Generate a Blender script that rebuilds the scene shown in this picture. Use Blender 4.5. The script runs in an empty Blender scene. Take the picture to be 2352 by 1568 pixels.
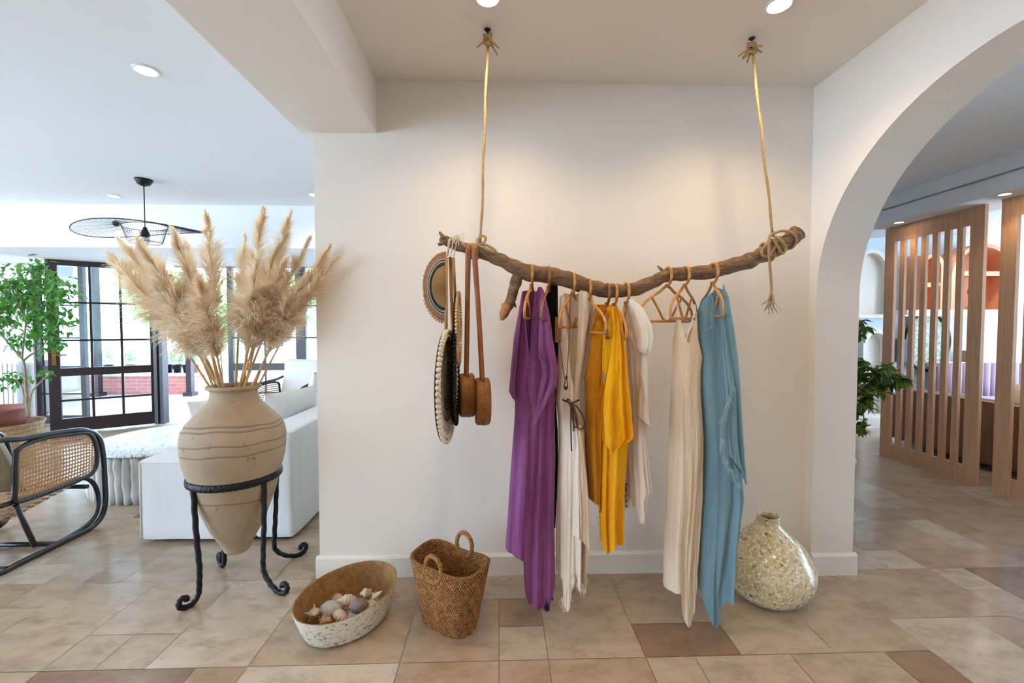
import bpy, math, random
from math import sin, cos, pi, sqrt, radians, atan2
from mathutils import Vector, Matrix, noise

# ------------------------------------------------------------------ camera, world, exposure
C = bpy.context.scene.collection
scene = bpy.context.scene
F = 1000.0                                  # focal length in pixels of a 2352-wide frame
CAMZ = 1.35
PITCH = radians(1.9); YAW = radians(-1.75)
cd = bpy.data.cameras.new('camera'); cam = bpy.data.objects.new('camera', cd); C.objects.link(cam)
cd.sensor_width = 36.0; cd.lens = F/2352*36.0; cd.clip_start = 0.02; cd.clip_end = 200
cam.location = (0, 0, CAMZ); cam.rotation_euler = (pi/2-PITCH, 0, YAW)
scene.camera = cam
scene.view_settings.view_transform = 'Standard'; scene.view_settings.look = 'None'
scene.view_settings.gamma = 1.0; scene.view_settings.use_curve_mapping = False
scene.view_settings.exposure = 0.0
world = bpy.data.worlds.new('world'); scene.world = world; world.use_nodes = True
wn = world.node_tree.nodes; bgn = wn['Background']
bgn.inputs['Color'].default_value = (0.57, 0.76, 1.0, 1); bgn.inputs['Strength'].default_value = 13.0
sun = bpy.data.lights.new('sun', 'SUN'); sun.energy = 24.0; sun.angle = radians(2); sun.color = (1, .98, .95)
suno = bpy.data.objects.new('sun', sun); suno.rotation_euler = (radians(28), radians(-12), 0); C.objects.link(suno)
MAIN_W = 29.0    # downlights over the nook
LEFT_W = 22.0
RIGHT_W = 60.0

# ------------------------------------------------------------------ pixel -> place
RM = cam.rotation_euler.to_matrix(); CO = Vector((0, 0, CAMZ))
def ray(x, y): return RM @ Vector(((x-1176)/F, -(y-784)/F, -1))
def P(x, y, Y):
    d = ray(x, y); return CO + d*(Y/d.y)
def PX(x, y, X):
    d = ray(x, y); return CO + d*(X/d.x)
def PZ(x, y, z):
    d = ray(x, y); return CO + d*((z-CAMZ)/d.z)

# ------------------------------------------------------------------ mesh helpers
def interp(tab, t):
    if t <= tab[0][0]: return tab[0][1]
    for i in range(1, len(tab)):
        if t <= tab[i][0]:
            a, b = tab[i-1], tab[i]
            k = (t-a[0])/(b[0]-a[0]) if b[0] != a[0] else 0
            return a[1]+(b[1]-a[1])*k
    return tab[-1][1]
def sinterp(tab, t):
    if t <= tab[0][0]: return tab[0][1]
    if t >= tab[-1][0]: return tab[-1][1]
    n = len(tab)
    for i in range(1, n):
        if t <= tab[i][0]:
            p0 = tab[max(i-2, 0)][1]; p1 = tab[i-1][1]; p2 = tab[i][1]; p3 = tab[min(i+1, n-1)][1]
            k = (t-tab[i-1][0])/((tab[i][0]-tab[i-1][0]) or 1)
            a = -p0+3*p1-3*p2+p3; b = 2*p0-5*p1+4*p2-p3; c = -p0+p2
            return .5*(a*k**3*.7+b*k*k*.7+c*k*.7+2*p1) + (p2-p1)*k*.3
def smooth(pts, n=6, closed=False):
    pts = [Vector(p) for p in pts]; m = len(pts); out = []
    rng = range(m) if closed else range(m-1)
    for i in rng:
        if closed: p0, p1, p2, p3 = pts[(i-1) % m], pts[i], pts[(i+1) % m], pts[(i+2) % m]
        else: p0, p1, p2, p3 = pts[max(i-1, 0)], pts[i], pts[i+1], pts[min(i+2, m-1)]
        for j in range(n):
            k = j/n
            out.append(.5*((2*p1)+(-p0+p2)*k+(2*p0-5*p1+4*p2-p3)*k*k+(-p0+3*p1-3*p2+p3)*k**3))
    if not closed: out.append(pts[-1])
    return out
class MB:
    def __init__(s): s.v = []; s.f = []; s.mi = []; s.uv = None; s.cur = 0; s.flat = []
    def face(s, f, flat=False):
        s.f.append(f); s.mi.append(s.cur); s.flat.append(flat)
    def box(s, a, b, bevel=0):
        x0, y0, z0 = a; x1, y1, z1 = b
        x0, x1 = min(x0, x1), max(x0, x1); y0, y1 = min(y0, y1), max(y0, y1); z0, z1 = min(z0, z1), max(z0, z1)
        n = len(s.v)
        s.v += [Vector(q) for q in ((x0,y0,z0),(x1,y0,z0),(x1,y1,z0),(x0,y1,z0),(x0,y0,z1),(x1,y0,z1),(x1,y1,z1),(x0,y1,z1))]
        for q in ((0,3,2,1),(4,5,6,7),(0,1,5,4),(1,2,6,5),(2,3,7,6),(3,0,4,7)): s.face([n+i for i in q], True)
        return s
    def quad(s, a, b, c, d, flat=True):
        n = len(s.v); s.v += [Vector(a), Vector(b), Vector(c), Vector(d)]; s.face([n, n+1, n+2, n+3], flat); return s
    def prism(s, poly, ext):
        """poly: 3D points, ext: vector"""
        n = len(s.v); m = len(poly); e = Vector(ext)
        s.v += [Vector(p) for p in poly]; s.v += [Vector(p)+e for p in poly]
        s.face(list(range(n, n+m))[::-1], True); s.face(list(range(n+m, n+2*m)), True)
        for i in range(m):
            j = (i+1) % m; s.face([n+i, n+j, n+m+j, n+m+i], True)
        return s
    def tube(s, pts, r, seg=8, closed=False, cap=True, sy=1.0, lump=None):
        pts = [Vector(p) for p in pts]; m = len(pts)
        rr = r if isinstance(r, (list, tuple)) else [r]*m
        n0 = len(s.v); up = None
        for i in range(m):
            if closed: t = pts[(i+1) % m]-pts[(i-1) % m]
            else: t = pts[min(i+1, m-1)]-pts[max(i-1, 0)]
            if t.length < 1e-9: t = Vector((0, 0, 1))
            t.normalize()
            if up is None:
                up = Vector((0, 0, 1)) if abs(t.z) < .9 else Vector((0, 1, 0))
            a = up - t*up.dot(t)
            if a.length < 1e-6: a = t.orthogonal()
            a.normalize(); up = a; b = t.cross(a)
            for k in range(seg):
                an = 2*pi*k/seg; q = rr[i]*(lump(i, k) if lump else 1)
                s.v.append(pts[i]+a*cos(an)*q+b*sin(an)*q*sy)
        for i in range(m if closed else m-1):
            j = (i+1) % m
            for k in range(seg):
                l = (k+1) % seg
                s.face([n0+i*seg+k, n0+i*seg+l, n0+j*seg+l, n0+j*seg+k])
        if cap and not closed:
            s.face([n0+k for k in range(seg)][::-1], True); s.face([n0+(m-1)*seg+k for k in range(seg)], True)
        return s
    def grid(s, fn, nu, nv, wu=False, wv=False, cut=None):
        n0 = len(s.v)
        if s.uv is None: s.uv = {}
        for j in range(nv if wv else nv+1):
            for i in range(nu if wu else nu+1):
                s.v.append(Vector(fn(i/nu, j/nv)))
        W = nu if wu else nu+1; H = nv if wv else nv+1
        for j in range(nv):
            for i in range(nu):
                if cut and cut((i+.5)/nu, (j+.5)/nv): continue
                a = n0+j*W+i; b = n0+j*W+(i+1) % W; c = n0+((j+1) % H)*W+(i+1) % W; d = n0+((j+1) % H)*W+i
                s.face([a, b, c, d])
                s.uv[len(s.f)-1] = ((i/nu, j/nv), ((i+1)/nu, j/nv), ((i+1)/nu, (j+1)/nv), (i/nu, (j+1)/nv))
        return s
    def lathe(s, prof, c=(0, 0, 0), nu=48, sx=1, sy=1, rot=0, fn=None):
        """prof: list of (r, z)"""
        c = Vector(c); nv = len(prof)-1
        def g(u, v):
            r, z = prof[min(int(round(v*nv)), nv)]; a = 2*pi*u
            if fn: r, z = fn(r, z, u, v)
            x, y = r*cos(a)*sx, r*sin(a)*sy
            return (c.x+x*cos(rot)-y*sin(rot), c.y+x*sin(rot)+y*cos(rot), c.z+z)
        return s.grid(g, nu, nv, wu=True)
    def sphere(s, c, r, nu=12, nv=8, sc=(1, 1, 1)):
        c = Vector(c)
        return s.grid(lambda u, v: (c.x+r*sc[0]*sin(pi*v)*cos(2*pi*u), c.y+r*sc[1]*sin(pi*v)*sin(2*pi*u), c.z-r*sc[2]*cos(pi*v)), nu, nv, wu=True)
    def ribbon(s, pts, w, side):
        n0 = len(s.v); m = len(pts); side = Vector(side)
        for i, p in enumerate(pts):
            ww = w[i] if isinstance(w, (list, tuple)) else w
            s.v.append(Vector(p)-side*ww); s.v.append(Vector(p)+side*ww)
        for i in range(m-1): s.face([n0+2*i, n0+2*i+1, n0+2*i+3, n0+2*i+2])
    def build(s, name, mats, parent=None, label=None, cat=None, group=None, kind=None):
        if not isinstance(mats, (list, tuple)): mats = [mats]
        me = bpy.data.meshes.new(name)
        if parent is not None: off = wloc(parent)
        elif s.v and kind != 'structure':
            xs = [v.x for v in s.v]; ys = [v.y for v in s.v]; zs = [v.z for v in s.v]
            off = Vector(((min(xs)+max(xs))/2, (min(ys)+max(ys))/2, min(zs)))
        else: off = Vector((0, 0, 0))
        me.from_pydata([tuple(v-off) for v in s.v], [], s.f)
        for m in mats: me.materials.append(m)
        me.polygons.foreach_set('material_index', s.mi)
        me.polygons.foreach_set('use_smooth', [not q for q in s.flat])
        if s.uv:
            ul = me.uv_layers.new(name='uv')
            for fi, q in s.uv.items():
                p = me.polygons[fi]
                for k, li in enumerate(p.loop_indices): ul.data[li].uv = q[k]
        me.update()
        o = bpy.data.objects.new(name, me); C.objects.link(o)
        if parent is not None: o.parent = parent
        else: o.location = off
        tag(o, label, cat, group, kind)
        return o
def wloc(o):
    l = Vector(o.location); p = o.parent
    while p is not None: l = l+Vector(p.location); p = p.parent
    return l
def tag(o, label=None, cat=None, group=None, kind=None):
    if label: o['label'] = label
    if cat: o['category'] = cat
    if group: o['group'] = group
    if kind: o['kind'] = kind
    return o
def empty(name, loc, label, cat, group=None):
    o = bpy.data.objects.new(name, None); o.empty_display_size = .1; C.objects.link(o); o.location = loc
    return tag(o, label, cat, group)
def copy_tree(o, parent=None):
    c = o.copy(); C.objects.link(c); c.parent = parent
    for ch in [q for q in bpy.data.objects if q.parent == o]: copy_tree(ch, c)
    return c
def S(mb, name, m): return mb.build(name, m, kind='structure')

# ------------------------------------------------------------------ materials
def lin(c):
    if isinstance(c, str): c = [int(c[i:i+2], 16)/255 for i in (0, 2, 4)]
    return tuple((q/12.92 if q <= .04045 else ((q+.055)/1.055)**2.4) for q in c)+(1.0,)
def newmat(name):
    m = bpy.data.materials.new(name); m.use_nodes = True; nt = m.node_tree
    return m, nt, nt.nodes['Principled BSDF'], nt.nodes['Material Output']
def node(nt, t, **kw):
    n = nt.nodes.new(t)
    for k, v in kw.items():
        if k in n.inputs.keys(): n.inputs[k].default_value = v
        else: setattr(n, k, v)
    return n
def coords(nt, kind='Object', scale=(1, 1, 1)):
    tc = nt.nodes.new('ShaderNodeTexCoord'); mp = nt.nodes.new('ShaderNodeMapping')
    nt.links.new(tc.outputs[kind], mp.inputs[0]); mp.inputs['Scale'].default_value = scale
    return mp.outputs[0]
def ramp(nt, fac, stops):
    r = nt.nodes.new('ShaderNodeValToRGB'); nt.links.new(fac, r.inputs[0])
    while len(r.color_ramp.elements) < len(stops): r.color_ramp.elements.new(.5)
    for e, (p, c) in zip(r.color_ramp.elements, stops): e.position = p; e.color = c
    return r.outputs[0]
def plain(name, c, rough=.5, c2=None, nscale=8, stretch=(1, 1, 1), bump=0, bscale=60, metal=0, trans=0, sheen=0, spec=.5, coord='Object', coat=0):
    m, nt, b, out = newmat(name)
    b.inputs['Base Color'].default_value = lin(c); b.inputs['Roughness'].default_value = rough
    b.inputs['Metallic'].default_value = metal; b.inputs['Specular IOR Level'].default_value = spec
    if coat: b.inputs['Coat Weight'].default_value = coat; b.inputs['Coat Roughness'].default_value = .1
    if sheen: b.inputs['Sheen Weight'].default_value = sheen
    co = coords(nt, coord, stretch)
    if c2:
        n = node(nt, 'ShaderNodeTexNoise', Scale=nscale, Detail=5.0); nt.links.new(co, n.inputs['Vector'])
        nt.links.new(ramp(nt, n.outputs['Fac'], [(.35, lin(c)), (.65, lin(c2))]), b.inputs['Base Color'])
    if bump:
        n2 = node(nt, 'ShaderNodeTexNoise', Scale=bscale, Detail=4.0); nt.links.new(co, n2.inputs['Vector'])
        bp = node(nt, 'ShaderNodeBump', Strength=bump, Distance=.01); nt.links.new(n2.outputs['Fac'], bp.inputs['Height'])
        nt.links.new(bp.outputs[0], b.inputs['Normal'])
    if trans:
        tr = nt.nodes.new('ShaderNodeBsdfTranslucent'); mx = nt.nodes.new('ShaderNodeMixShader'); mx.inputs[0].default_value = trans
        if c2: nt.links.new(b.inputs['Base Color'].links[0].from_socket, tr.inputs['Color'])
        else: tr.inputs['Color'].default_value = lin(c)
        nt.links.new(b.outputs[0], mx.inputs[1]); nt.links.new(tr.outputs[0], mx.inputs[2]); nt.links.new(mx.outputs[0], out.inputs['Surface'])
    return m
def cloth(name, c, c2, trans=.25, weave=420, crinkle=.28, sheer=0):
    m, nt, b, out = newmat(name)
    b.inputs['Roughness'].default_value = .9; b.inputs['Specular IOR Level'].default_value = .15; b.inputs['Sheen Weight'].default_value = .15
    co = coords(nt, 'Object'); cs = coords(nt, 'Object', (1, 1, .12))
    n = node(nt, 'ShaderNodeTexNoise', Scale=22.0, Detail=4.0); nt.links.new(cs, n.inputs['Vector'])
    col = ramp(nt, n.outputs['Fac'], [(.35, lin(c)), (.7, lin(c2))]); nt.links.new(col, b.inputs['Base Color'])
    n1 = node(nt, 'ShaderNodeTexNoise', Scale=90.0, Detail=3.0); nt.links.new(cs, n1.inputs['Vector'])
    n2 = node(nt, 'ShaderNodeTexNoise', Scale=float(weave), Detail=2.0); nt.links.new(co, n2.inputs['Vector'])
    ad = node(nt, 'ShaderNodeMath', operation='MULTIPLY_ADD'); nt.links.new(n2.outputs['Fac'], ad.inputs[0]); ad.inputs[1].default_value = .35; nt.links.new(n1.outputs['Fac'], ad.inputs[2])
    bp = node(nt, 'ShaderNodeBump', Strength=crinkle, Distance=.004); nt.links.new(ad.outputs[0], bp.inputs['Height']); nt.links.new(bp.outputs[0], b.inputs['Normal'])
    tr = nt.nodes.new('ShaderNodeBsdfTranslucent'); nt.links.new(col, tr.inputs['Color'])
    mx = nt.nodes.new('ShaderNodeMixShader'); mx.inputs[0].default_value = trans
    nt.links.new(b.outputs[0], mx.inputs[1]); nt.links.new(tr.outputs[0], mx.inputs[2]); last = mx.outputs[0]
    if sheer:
        tp = nt.nodes.new('ShaderNodeBsdfTransparent'); m2 = nt.nodes.new('ShaderNodeMixShader'); m2.inputs[0].default_value = sheer
        nt.links.new(last, m2.inputs[1]); nt.links.new(tp.outputs[0], m2.inputs[2]); last = m2.outputs[0]
    nt.links.new(last, out.inputs['Surface'])
    return m
def emit(name, c, s):
    m, nt, b, out = newmat(name); b.inputs['Base Color'].default_value = lin(c)
    b.inputs['Emission Color'].default_value = lin(c); b.inputs['Emission Strength'].default_value = s
    return m
def wood(name, c, c2, scale=6, stretch=(8, 8, .6), rough=.45, bump=.15):
    m, nt, b, out = newmat(name); b.inputs['Roughness'].default_value = rough
    co = coords(nt, 'Object', stretch)
    n = node(nt, 'ShaderNodeTexNoise', Scale=float(scale), Detail=8.0, Roughness=.6, Distortion=.4); nt.links.new(co, n.inputs['Vector'])
    nt.links.new(ramp(nt, n.outputs['Fac'], [(.3, lin(c)), (.7, lin(c2))]), b.inputs['Base Color'])
    bp = node(nt, 'ShaderNodeBump', Strength=bump, Distance=.004); nt.links.new(n.outputs['Fac'], bp.inputs['Height']); nt.links.new(bp.outputs[0], b.inputs['Normal'])
    return m
M = {}
M['paint'] = plain('warm tinted paint', (.93, .895, .85), .75, bump=.05, bscale=140, spec=.2)  # the nook's warm light is tinted into this paint colour
M['paint_cool'] = plain('untinted paint', (.94, .94, .94), .8, bump=.03, bscale=140, spec=.2)  # same paint without the warm light of the nook tinted in
M['skirting'] = plain('skirting paint', (.94, .91, .87), .4)
M['black_metal'] = plain('wrought iron', (.07, .075, .09), .42, c2=(.12, .125, .14), nscale=40, bump=.5, bscale=90, metal=.4)
M['clay'] = None
M['rope'] = plain('jute rope', (.70, .56, .37), .85, c2=(.80, .67, .48), nscale=150, bump=.8, bscale=300)
M['rattan'] = plain('rattan cane', (.68, .44, .19), .38, c2=(.80, .57, .29), nscale=40, bump=.1, bscale=100)
M['rattan_dark'] = plain('darker rattan', (.50, .30, .13), .4, c2=(.62, .40, .18), nscale=40)
M['leather'] = plain('tan leather', (.64, .38, .20), .5, c2=(.56, .32, .16), nscale=20, bump=.2, bscale=200)
M['black_paint'] = plain('black lacquered cane', (.055, .07, .085), .28, spec=.6, coat=.3)
M['white_slip'] = cloth('white slipcover', (.90, .90, .90), (.92, .92, .92), trans=.0, weave=260, crinkle=.08)
M['white_cush'] = cloth('white cushion linen', (.93, .92, .90), (.95, .94, .93), trans=.0, weave=260, crinkle=.08)
M['purple'] = cloth('purple cotton', (.52, .27, .47), (.60, .36, .55), trans=.2)
M['blackcloth'] = cloth('black cloth', (.05, .06, .08), (.09, .1, .12), trans=.0)
M['whitecloth'] = cloth('white gauze', (.96, .89, .80), (.98, .93, .86), trans=.15)
M['offwhite'] = cloth('off white gauze', (.97, .93, .88), (.98, .95, .91), trans=.15)
M['greywhite'] = cloth('grey white gauze', (.91, .87, .82), (.94, .91, .87), trans=.15)
M['cream'] = cloth('cream linen', (.94, .84, .71), (.97, .91, .81), trans=.2)
M['mustard'] = cloth('mustard boucle', (.92, .62, .03), (.98, .72, .07), trans=.15, weave=160, crinkle=1.0)
M['mustard_dark'] = cloth('ochre cloth', (.72, .44, .03), (.80, .52, .06), trans=.1, weave=160, crinkle=.8)
M['blue'] = cloth('sky blue gauze', (.45, .58, .62), (.53, .65, .68), trans=.2)
M['black_fibre'] = plain('black fibre', (.05, .05, .055), .9)
M['cord_brown'] = plain('brown cord', (.30, .17, .09), .8)
M['tag_paper'] = plain('kraft paper', (.55, .38, .25), .8)
M['tag_blue'] = plain('teal tag', (.45, .55, .56), .7)
M['straw'] = plain('straw fibre', (.66, .48, .26), .8, c2=(.76, .60, .38), nscale=90, bump=.6, bscale=150)
M['bamboo'] = plain('bamboo stick', (.66, .50, .30), .55, c2=(.56, .40, .22), nscale=12, stretch=(6, 6, 1))
M['shellwhite'] = plain('cream raffia', (.88, .83, .72), .7, c2=(.80, .73, .60), nscale=80)
M['terracotta'] = plain('terracotta plastic', (.58, .34, .30), .5, c2=(.64, .40, .35), nscale=6)
M['trunk'] = plain('pale bark', (.55, .47, .38), .8, c2=(.66, .58, .48), nscale=30, bump=.4)
M['soil'] = plain('soil', (.18, .13, .10), .95, bump=.8, bscale=50)
M['leaf'] = plain('ficus leaf', (.30, .52, .22), .45, c2=(.46, .68, .32), nscale=12, trans=.35)
M['leaf_dark'] = plain('schefflera leaf', (.14, .32, .10), .35, c2=(.52, .60, .22), nscale=16, trans=.2)
M['leaf_out'] = plain('garden leaf', (.60, .76, .54), .6, c2=(.78, .88, .70), nscale=3, trans=.4)
M['screen_wood'] = wood('oak screen', (.78, .57, .41), (.86, .67, .50), 5, (9, 9, .5))
M['brown_sofa'] = cloth('brown upholstery', (.42, .31, .23), (.47, .36, .27), trans=0)
M['lilac'] = cloth('lilac upholstery', (.68, .60, .68), (.74, .66, .73), trans=0)
M['frame_brown'] = plain('dark brown door paint', (.15, .105, .11), .35, c2=(.19, .13, .13), nscale=10)
M['white_enamel'] = plain('white enamel', (.90, .90, .91), .35)
M['brass'] = plain('aged brass', (.55, .42, .22), .35, metal=.8)
M['ceramic_black'] = plain('black ceramic', (.04, .04, .045), .3)
M['niche_orange'] = plain('terracotta niche paint', (.86, .60, .45), .7)
M['shelf_white'] = plain('white plaster', (.90, .88, .84), .7)
M['lightcool'] = plain('pale blue wall', (.78, .85, .91), .7)
M['led'] = emit('shelf led', (1, .86, .66), 4)
M['lamp'] = emit('downlight lens', (1, .95, .86), 22)
M['terrace'] = plain('pale terrace paving', (.84, .84, .86), .6, c2=(.78, .79, .82), nscale=2)
def glassmat():
    m, nt, b, out = newmat('window glass')
    tp = nt.nodes.new('ShaderNodeBsdfTransparent'); tp.inputs[0].default_value = (.90, .97, .98, 1)
    gl = node(nt, 'ShaderNodeBsdfGlossy', Roughness=.02); fr = node(nt, 'ShaderNodeFresnel', IOR=1.45); mx = nt.nodes.new('ShaderNodeMixShader')
    nt.links.new(fr.outputs[0], mx.inputs[0]); nt.links.new(tp.outputs[0], mx.inputs[1]); nt.links.new(gl.outputs[0], mx.inputs[2]); nt.links.new(mx.outputs[0], out.inputs['Surface'])
    return m
M['glass'] = glassmat()
def claymat():
    m, nt, b, out = newmat('pale clay'); b.inputs['Roughness'].default_value = .72
    co = coords(nt)
    n = node(nt, 'ShaderNodeTexNoise', Scale=5.0, Detail=6.0); nt.links.new(co, n.inputs['Vector'])
    base = ramp(nt, n.outputs['Fac'], [(.3, lin((.64, .55, .44))), (.7, lin((.72, .63, .52)))])
    # throwing rings: thin darker wavy lines round the shoulder, plus a few chips
    sp = nt.nodes.new('ShaderNodeSeparateXYZ'); nt.links.new(co, sp.inputs[0])
    nl = node(nt, 'ShaderNodeTexNoise', Scale=3.2, Detail=1.0); nt.links.new(co, nl.inputs['Vector'])
    ma = node(nt, 'ShaderNodeMath', operation='MULTIPLY_ADD'); nt.links.new(nl.outputs['Fac'], ma.inputs[0]); ma.inputs[1].default_value = .09; nt.links.new(sp.outputs['Z'], ma.inputs[2])
    fac = None
    for z in (.865, .845, .775, .725, .575, .475):
        s = node(nt, 'ShaderNodeMath', operation='SUBTRACT'); nt.links.new(ma.outputs[0], s.inputs[0]); s.inputs[1].default_value = z+.045-.17
        a = node(nt, 'ShaderNodeMath', operation='ABSOLUTE'); nt.links.new(s.outputs[0], a.inputs[0])
        l = node(nt, 'ShaderNodeMapRange'); nt.links.new(a.outputs[0], l.inputs[0]); l.inputs[1].default_value = .0; l.inputs[2].default_value = .006; l.inputs[3].default_value = .75; l.inputs[4].default_value = 0
        if fac is None: fac = l.outputs[0]
        else:
            mm = node(nt, 'ShaderNodeMath', operation='MAXIMUM'); nt.links.new(fac, mm.inputs[0]); nt.links.new(l.outputs[0], mm.inputs[1]); fac = mm.outputs[0]
    n3 = node(nt, 'ShaderNodeTexNoise', Scale=14.0, Detail=3.0, Distortion=1.5); nt.links.new(co, n3.inputs['Vector'])
    ch = node(nt, 'ShaderNodeMapRange'); nt.links.new(n3.outputs['Fac'], ch.inputs[0]); ch.inputs[1].default_value = .665; ch.inputs[2].default_value = .70; ch.inputs[4].default_value = .6
    mm = node(nt, 'ShaderNodeMath', operation='MAXIMUM'); nt.links.new(fac, mm.inputs[0]); nt.links.new(ch.outputs[0], mm.inputs[1])
    mix = node(nt, 'ShaderNodeMix', data_type='RGBA'); nt.links.new(mm.outputs[0], mix.inputs[0]); nt.links.new(base, mix.inputs[6]); mix.inputs[7].default_value = lin((.38, .30, .24))
    nt.links.new(mix.outputs[2], b.inputs['Base Color'])
    n2 = node(nt, 'ShaderNodeTexNoise', Scale=60.0, Detail=4.0); nt.links.new(co, n2.inputs['Vector'])
    bp = node(nt, 'ShaderNodeBump', Strength=.25, Distance=.004); nt.links.new(n2.outputs['Fac'], bp.inputs['Height']); nt.links.new(bp.outputs[0], b.inputs['Normal'])
    return m
M['clay'] = claymat()
def barkmat():
    m, nt, b, out = newmat('driftwood'); b.inputs['Roughness'].default_value = .7
    co = coords(nt, 'Object', (2.0, 8, 8))
    n = node(nt, 'ShaderNodeTexNoise', Scale=9.0, Detail=8.0, Roughness=.65, Distortion=.6); nt.links.new(co, n.inputs['Vector'])
    nt.links.new(ramp(nt, n.outputs['Fac'], [(.22, lin((.20, .14, .10))), (.42, lin((.42, .31, .21))), (.60, lin((.54, .41, .28))), (.8, lin((.70, .57, .42)))]), b.inputs['Base Color'])
    bp = node(nt, 'ShaderNodeBump', Strength=.7, Distance=.01); nt.links.new(n.outputs['Fac'], bp.inputs['Height']); nt.links.new(bp.outputs[0], b.inputs['Normal'])
    return m
M['bark'] = barkmat()
M['cut_wood'] = plain('split wood', (.76, .53, .32), .7, c2=(.62, .40, .22), nscale=25, stretch=(1, 1, .2))
def tilemat():
    m, nt, b, out = newmat('travertine')
    at = node(nt, 'ShaderNodeAttribute', attribute_name='tile'); co = coords(nt)
    off = node(nt, 'ShaderNodeVectorMath', operation='MULTIPLY_ADD'); nt.links.new(at.outputs['Color'], off.inputs[0]); off.inputs[1].default_value = (37, 53, 0); nt.links.new(co, off.inputs[2])
    mp = nt.nodes.new('ShaderNodeMapping'); nt.links.new(off.outputs[0], mp.inputs[0]); mp.inputs['Scale'].default_value = (1.0, 1.7, 1)
    n = node(nt, 'ShaderNodeTexNoise', Scale=5.5, Detail=10.0, Roughness=.68, Distortion=.15); nt.links.new(mp.outputs[0], n.inputs['Vector'])
    sp = nt.nodes.new('ShaderNodeSeparateColor'); nt.links.new(at.outputs['Color'], sp.inputs[0])
    base = ramp(nt, sp.outputs[0], [(0, lin((.50, .38, .29))), (.10, lin((.59, .48, .38))), (.16, lin((.68, .585, .485))), (.4, lin((.72, .635, .54))), (.8, lin((.74, .665, .575))), (1, lin((.80, .745, .67)))])
    var = ramp(nt, n.outputs['Fac'], [(.22, (.50, .43, .37, 1)), (.52, (.95, .93, .91, 1)), (.8, (1.12, 1.11, 1.10, 1))])
    mix = node(nt, 'ShaderNodeMix', data_type='RGBA', blend_type='MULTIPLY'); mix.inputs[0].default_value = .9; nt.links.new(base, mix.inputs[6]); nt.links.new(var, mix.inputs[7])
    # pits and veins
    n2 = node(nt, 'ShaderNodeTexNoise', Scale=30.0, Detail=4.0, Distortion=2.0); nt.links.new(mp.outputs[0], n2.inputs['Vector'])
    pit = node(nt, 'ShaderNodeMapRange'); nt.links.new(n2.outputs['Fac'], pit.inputs[0]); pit.inputs[1].default_value = .66; pit.inputs[2].default_value = .72; pit.inputs[4].default_value = .5
    mix2 = node(nt, 'ShaderNodeMix', data_type='RGBA'); nt.links.new(pit.outputs[0], mix2.inputs[0]); nt.links.new(mix.outputs[2], mix2.inputs[6]); mix2.inputs[7].default_value = lin((.50, .38, .30))
    nt.links.new(mix2.outputs[2], b.inputs['Base Color'])
    rr = node(nt, 'ShaderNodeMapRange'); nt.links.new(n.outputs['Fac'], rr.inputs[0]); rr.inputs[1].default_value = .3; rr.inputs[2].default_value = .7; rr.inputs[3].default_value = .26; rr.inputs[4].default_value = .13
    nt.links.new(rr.outputs[0], b.inputs['Roughness']); b.inputs['Specular IOR Level'].default_value = .5
    bp = node(nt, 'ShaderNodeBump', Strength=.06, Distance=.004); nt.links.new(n2.outputs['Fac'], bp.inputs['Height']); nt.links.new(bp.outputs[0], b.inputs['Normal'])
    return m
M['tile'] = tilemat(); M['grout'] = plain('grout', (.60, .52, .44), .8)
def mosaicmat():
    m, nt, b, out = newmat('capiz shell mosaic'); b.inputs['Roughness'].default_value = .18; b.inputs['Coat Weight'].default_value = .6; b.inputs['Coat Roughness'].default_value = .06
    co = coords(nt, 'Object')
    v = node(nt, 'ShaderNodeTexVoronoi', Scale=78.0, Randomness=.75); nt.links.new(co, v.inputs['Vector'])
    e = node(nt, 'ShaderNodeTexVoronoi', Scale=78.0, Randomness=.75, feature='DISTANCE_TO_EDGE'); nt.links.new(co, e.inputs['Vector'])
    sp = nt.nodes.new('ShaderNodeSeparateColor'); nt.links.new(v.outputs['Color'], sp.inputs[0])
    cell = ramp(nt, sp.outputs[0], [(0, lin((.46, .36, .24))), (.05, lin((.74, .65, .48))), (.3, lin((.86, .78, .59))), (.7, lin((.92, .87, .72))), (1, lin((.96, .94, .88)))])
    ed = node(nt, 'ShaderNodeMapRange'); nt.links.new(e.outputs['Distance'], ed.inputs[0]); ed.inputs[1].default_value = .03; ed.inputs[2].default_value = .1
    mix = node(nt, 'ShaderNodeMix', data_type='RGBA'); nt.links.new(ed.outputs[0], mix.inputs[0]); mix.inputs[6].default_value = lin((.82, .75, .58)); nt.links.new(cell, mix.inputs[7])
    nt.links.new(mix.outputs[2], b.inputs['Base Color'])
    bp = node(nt, 'ShaderNodeBump', Strength=.5, Distance=.003); nt.links.new(ed.outputs[0], bp.inputs['Height']); nt.links.new(bp.outputs[0], b.inputs['Normal'])
    return m
M['mosaic'] = mosaicmat()
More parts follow.
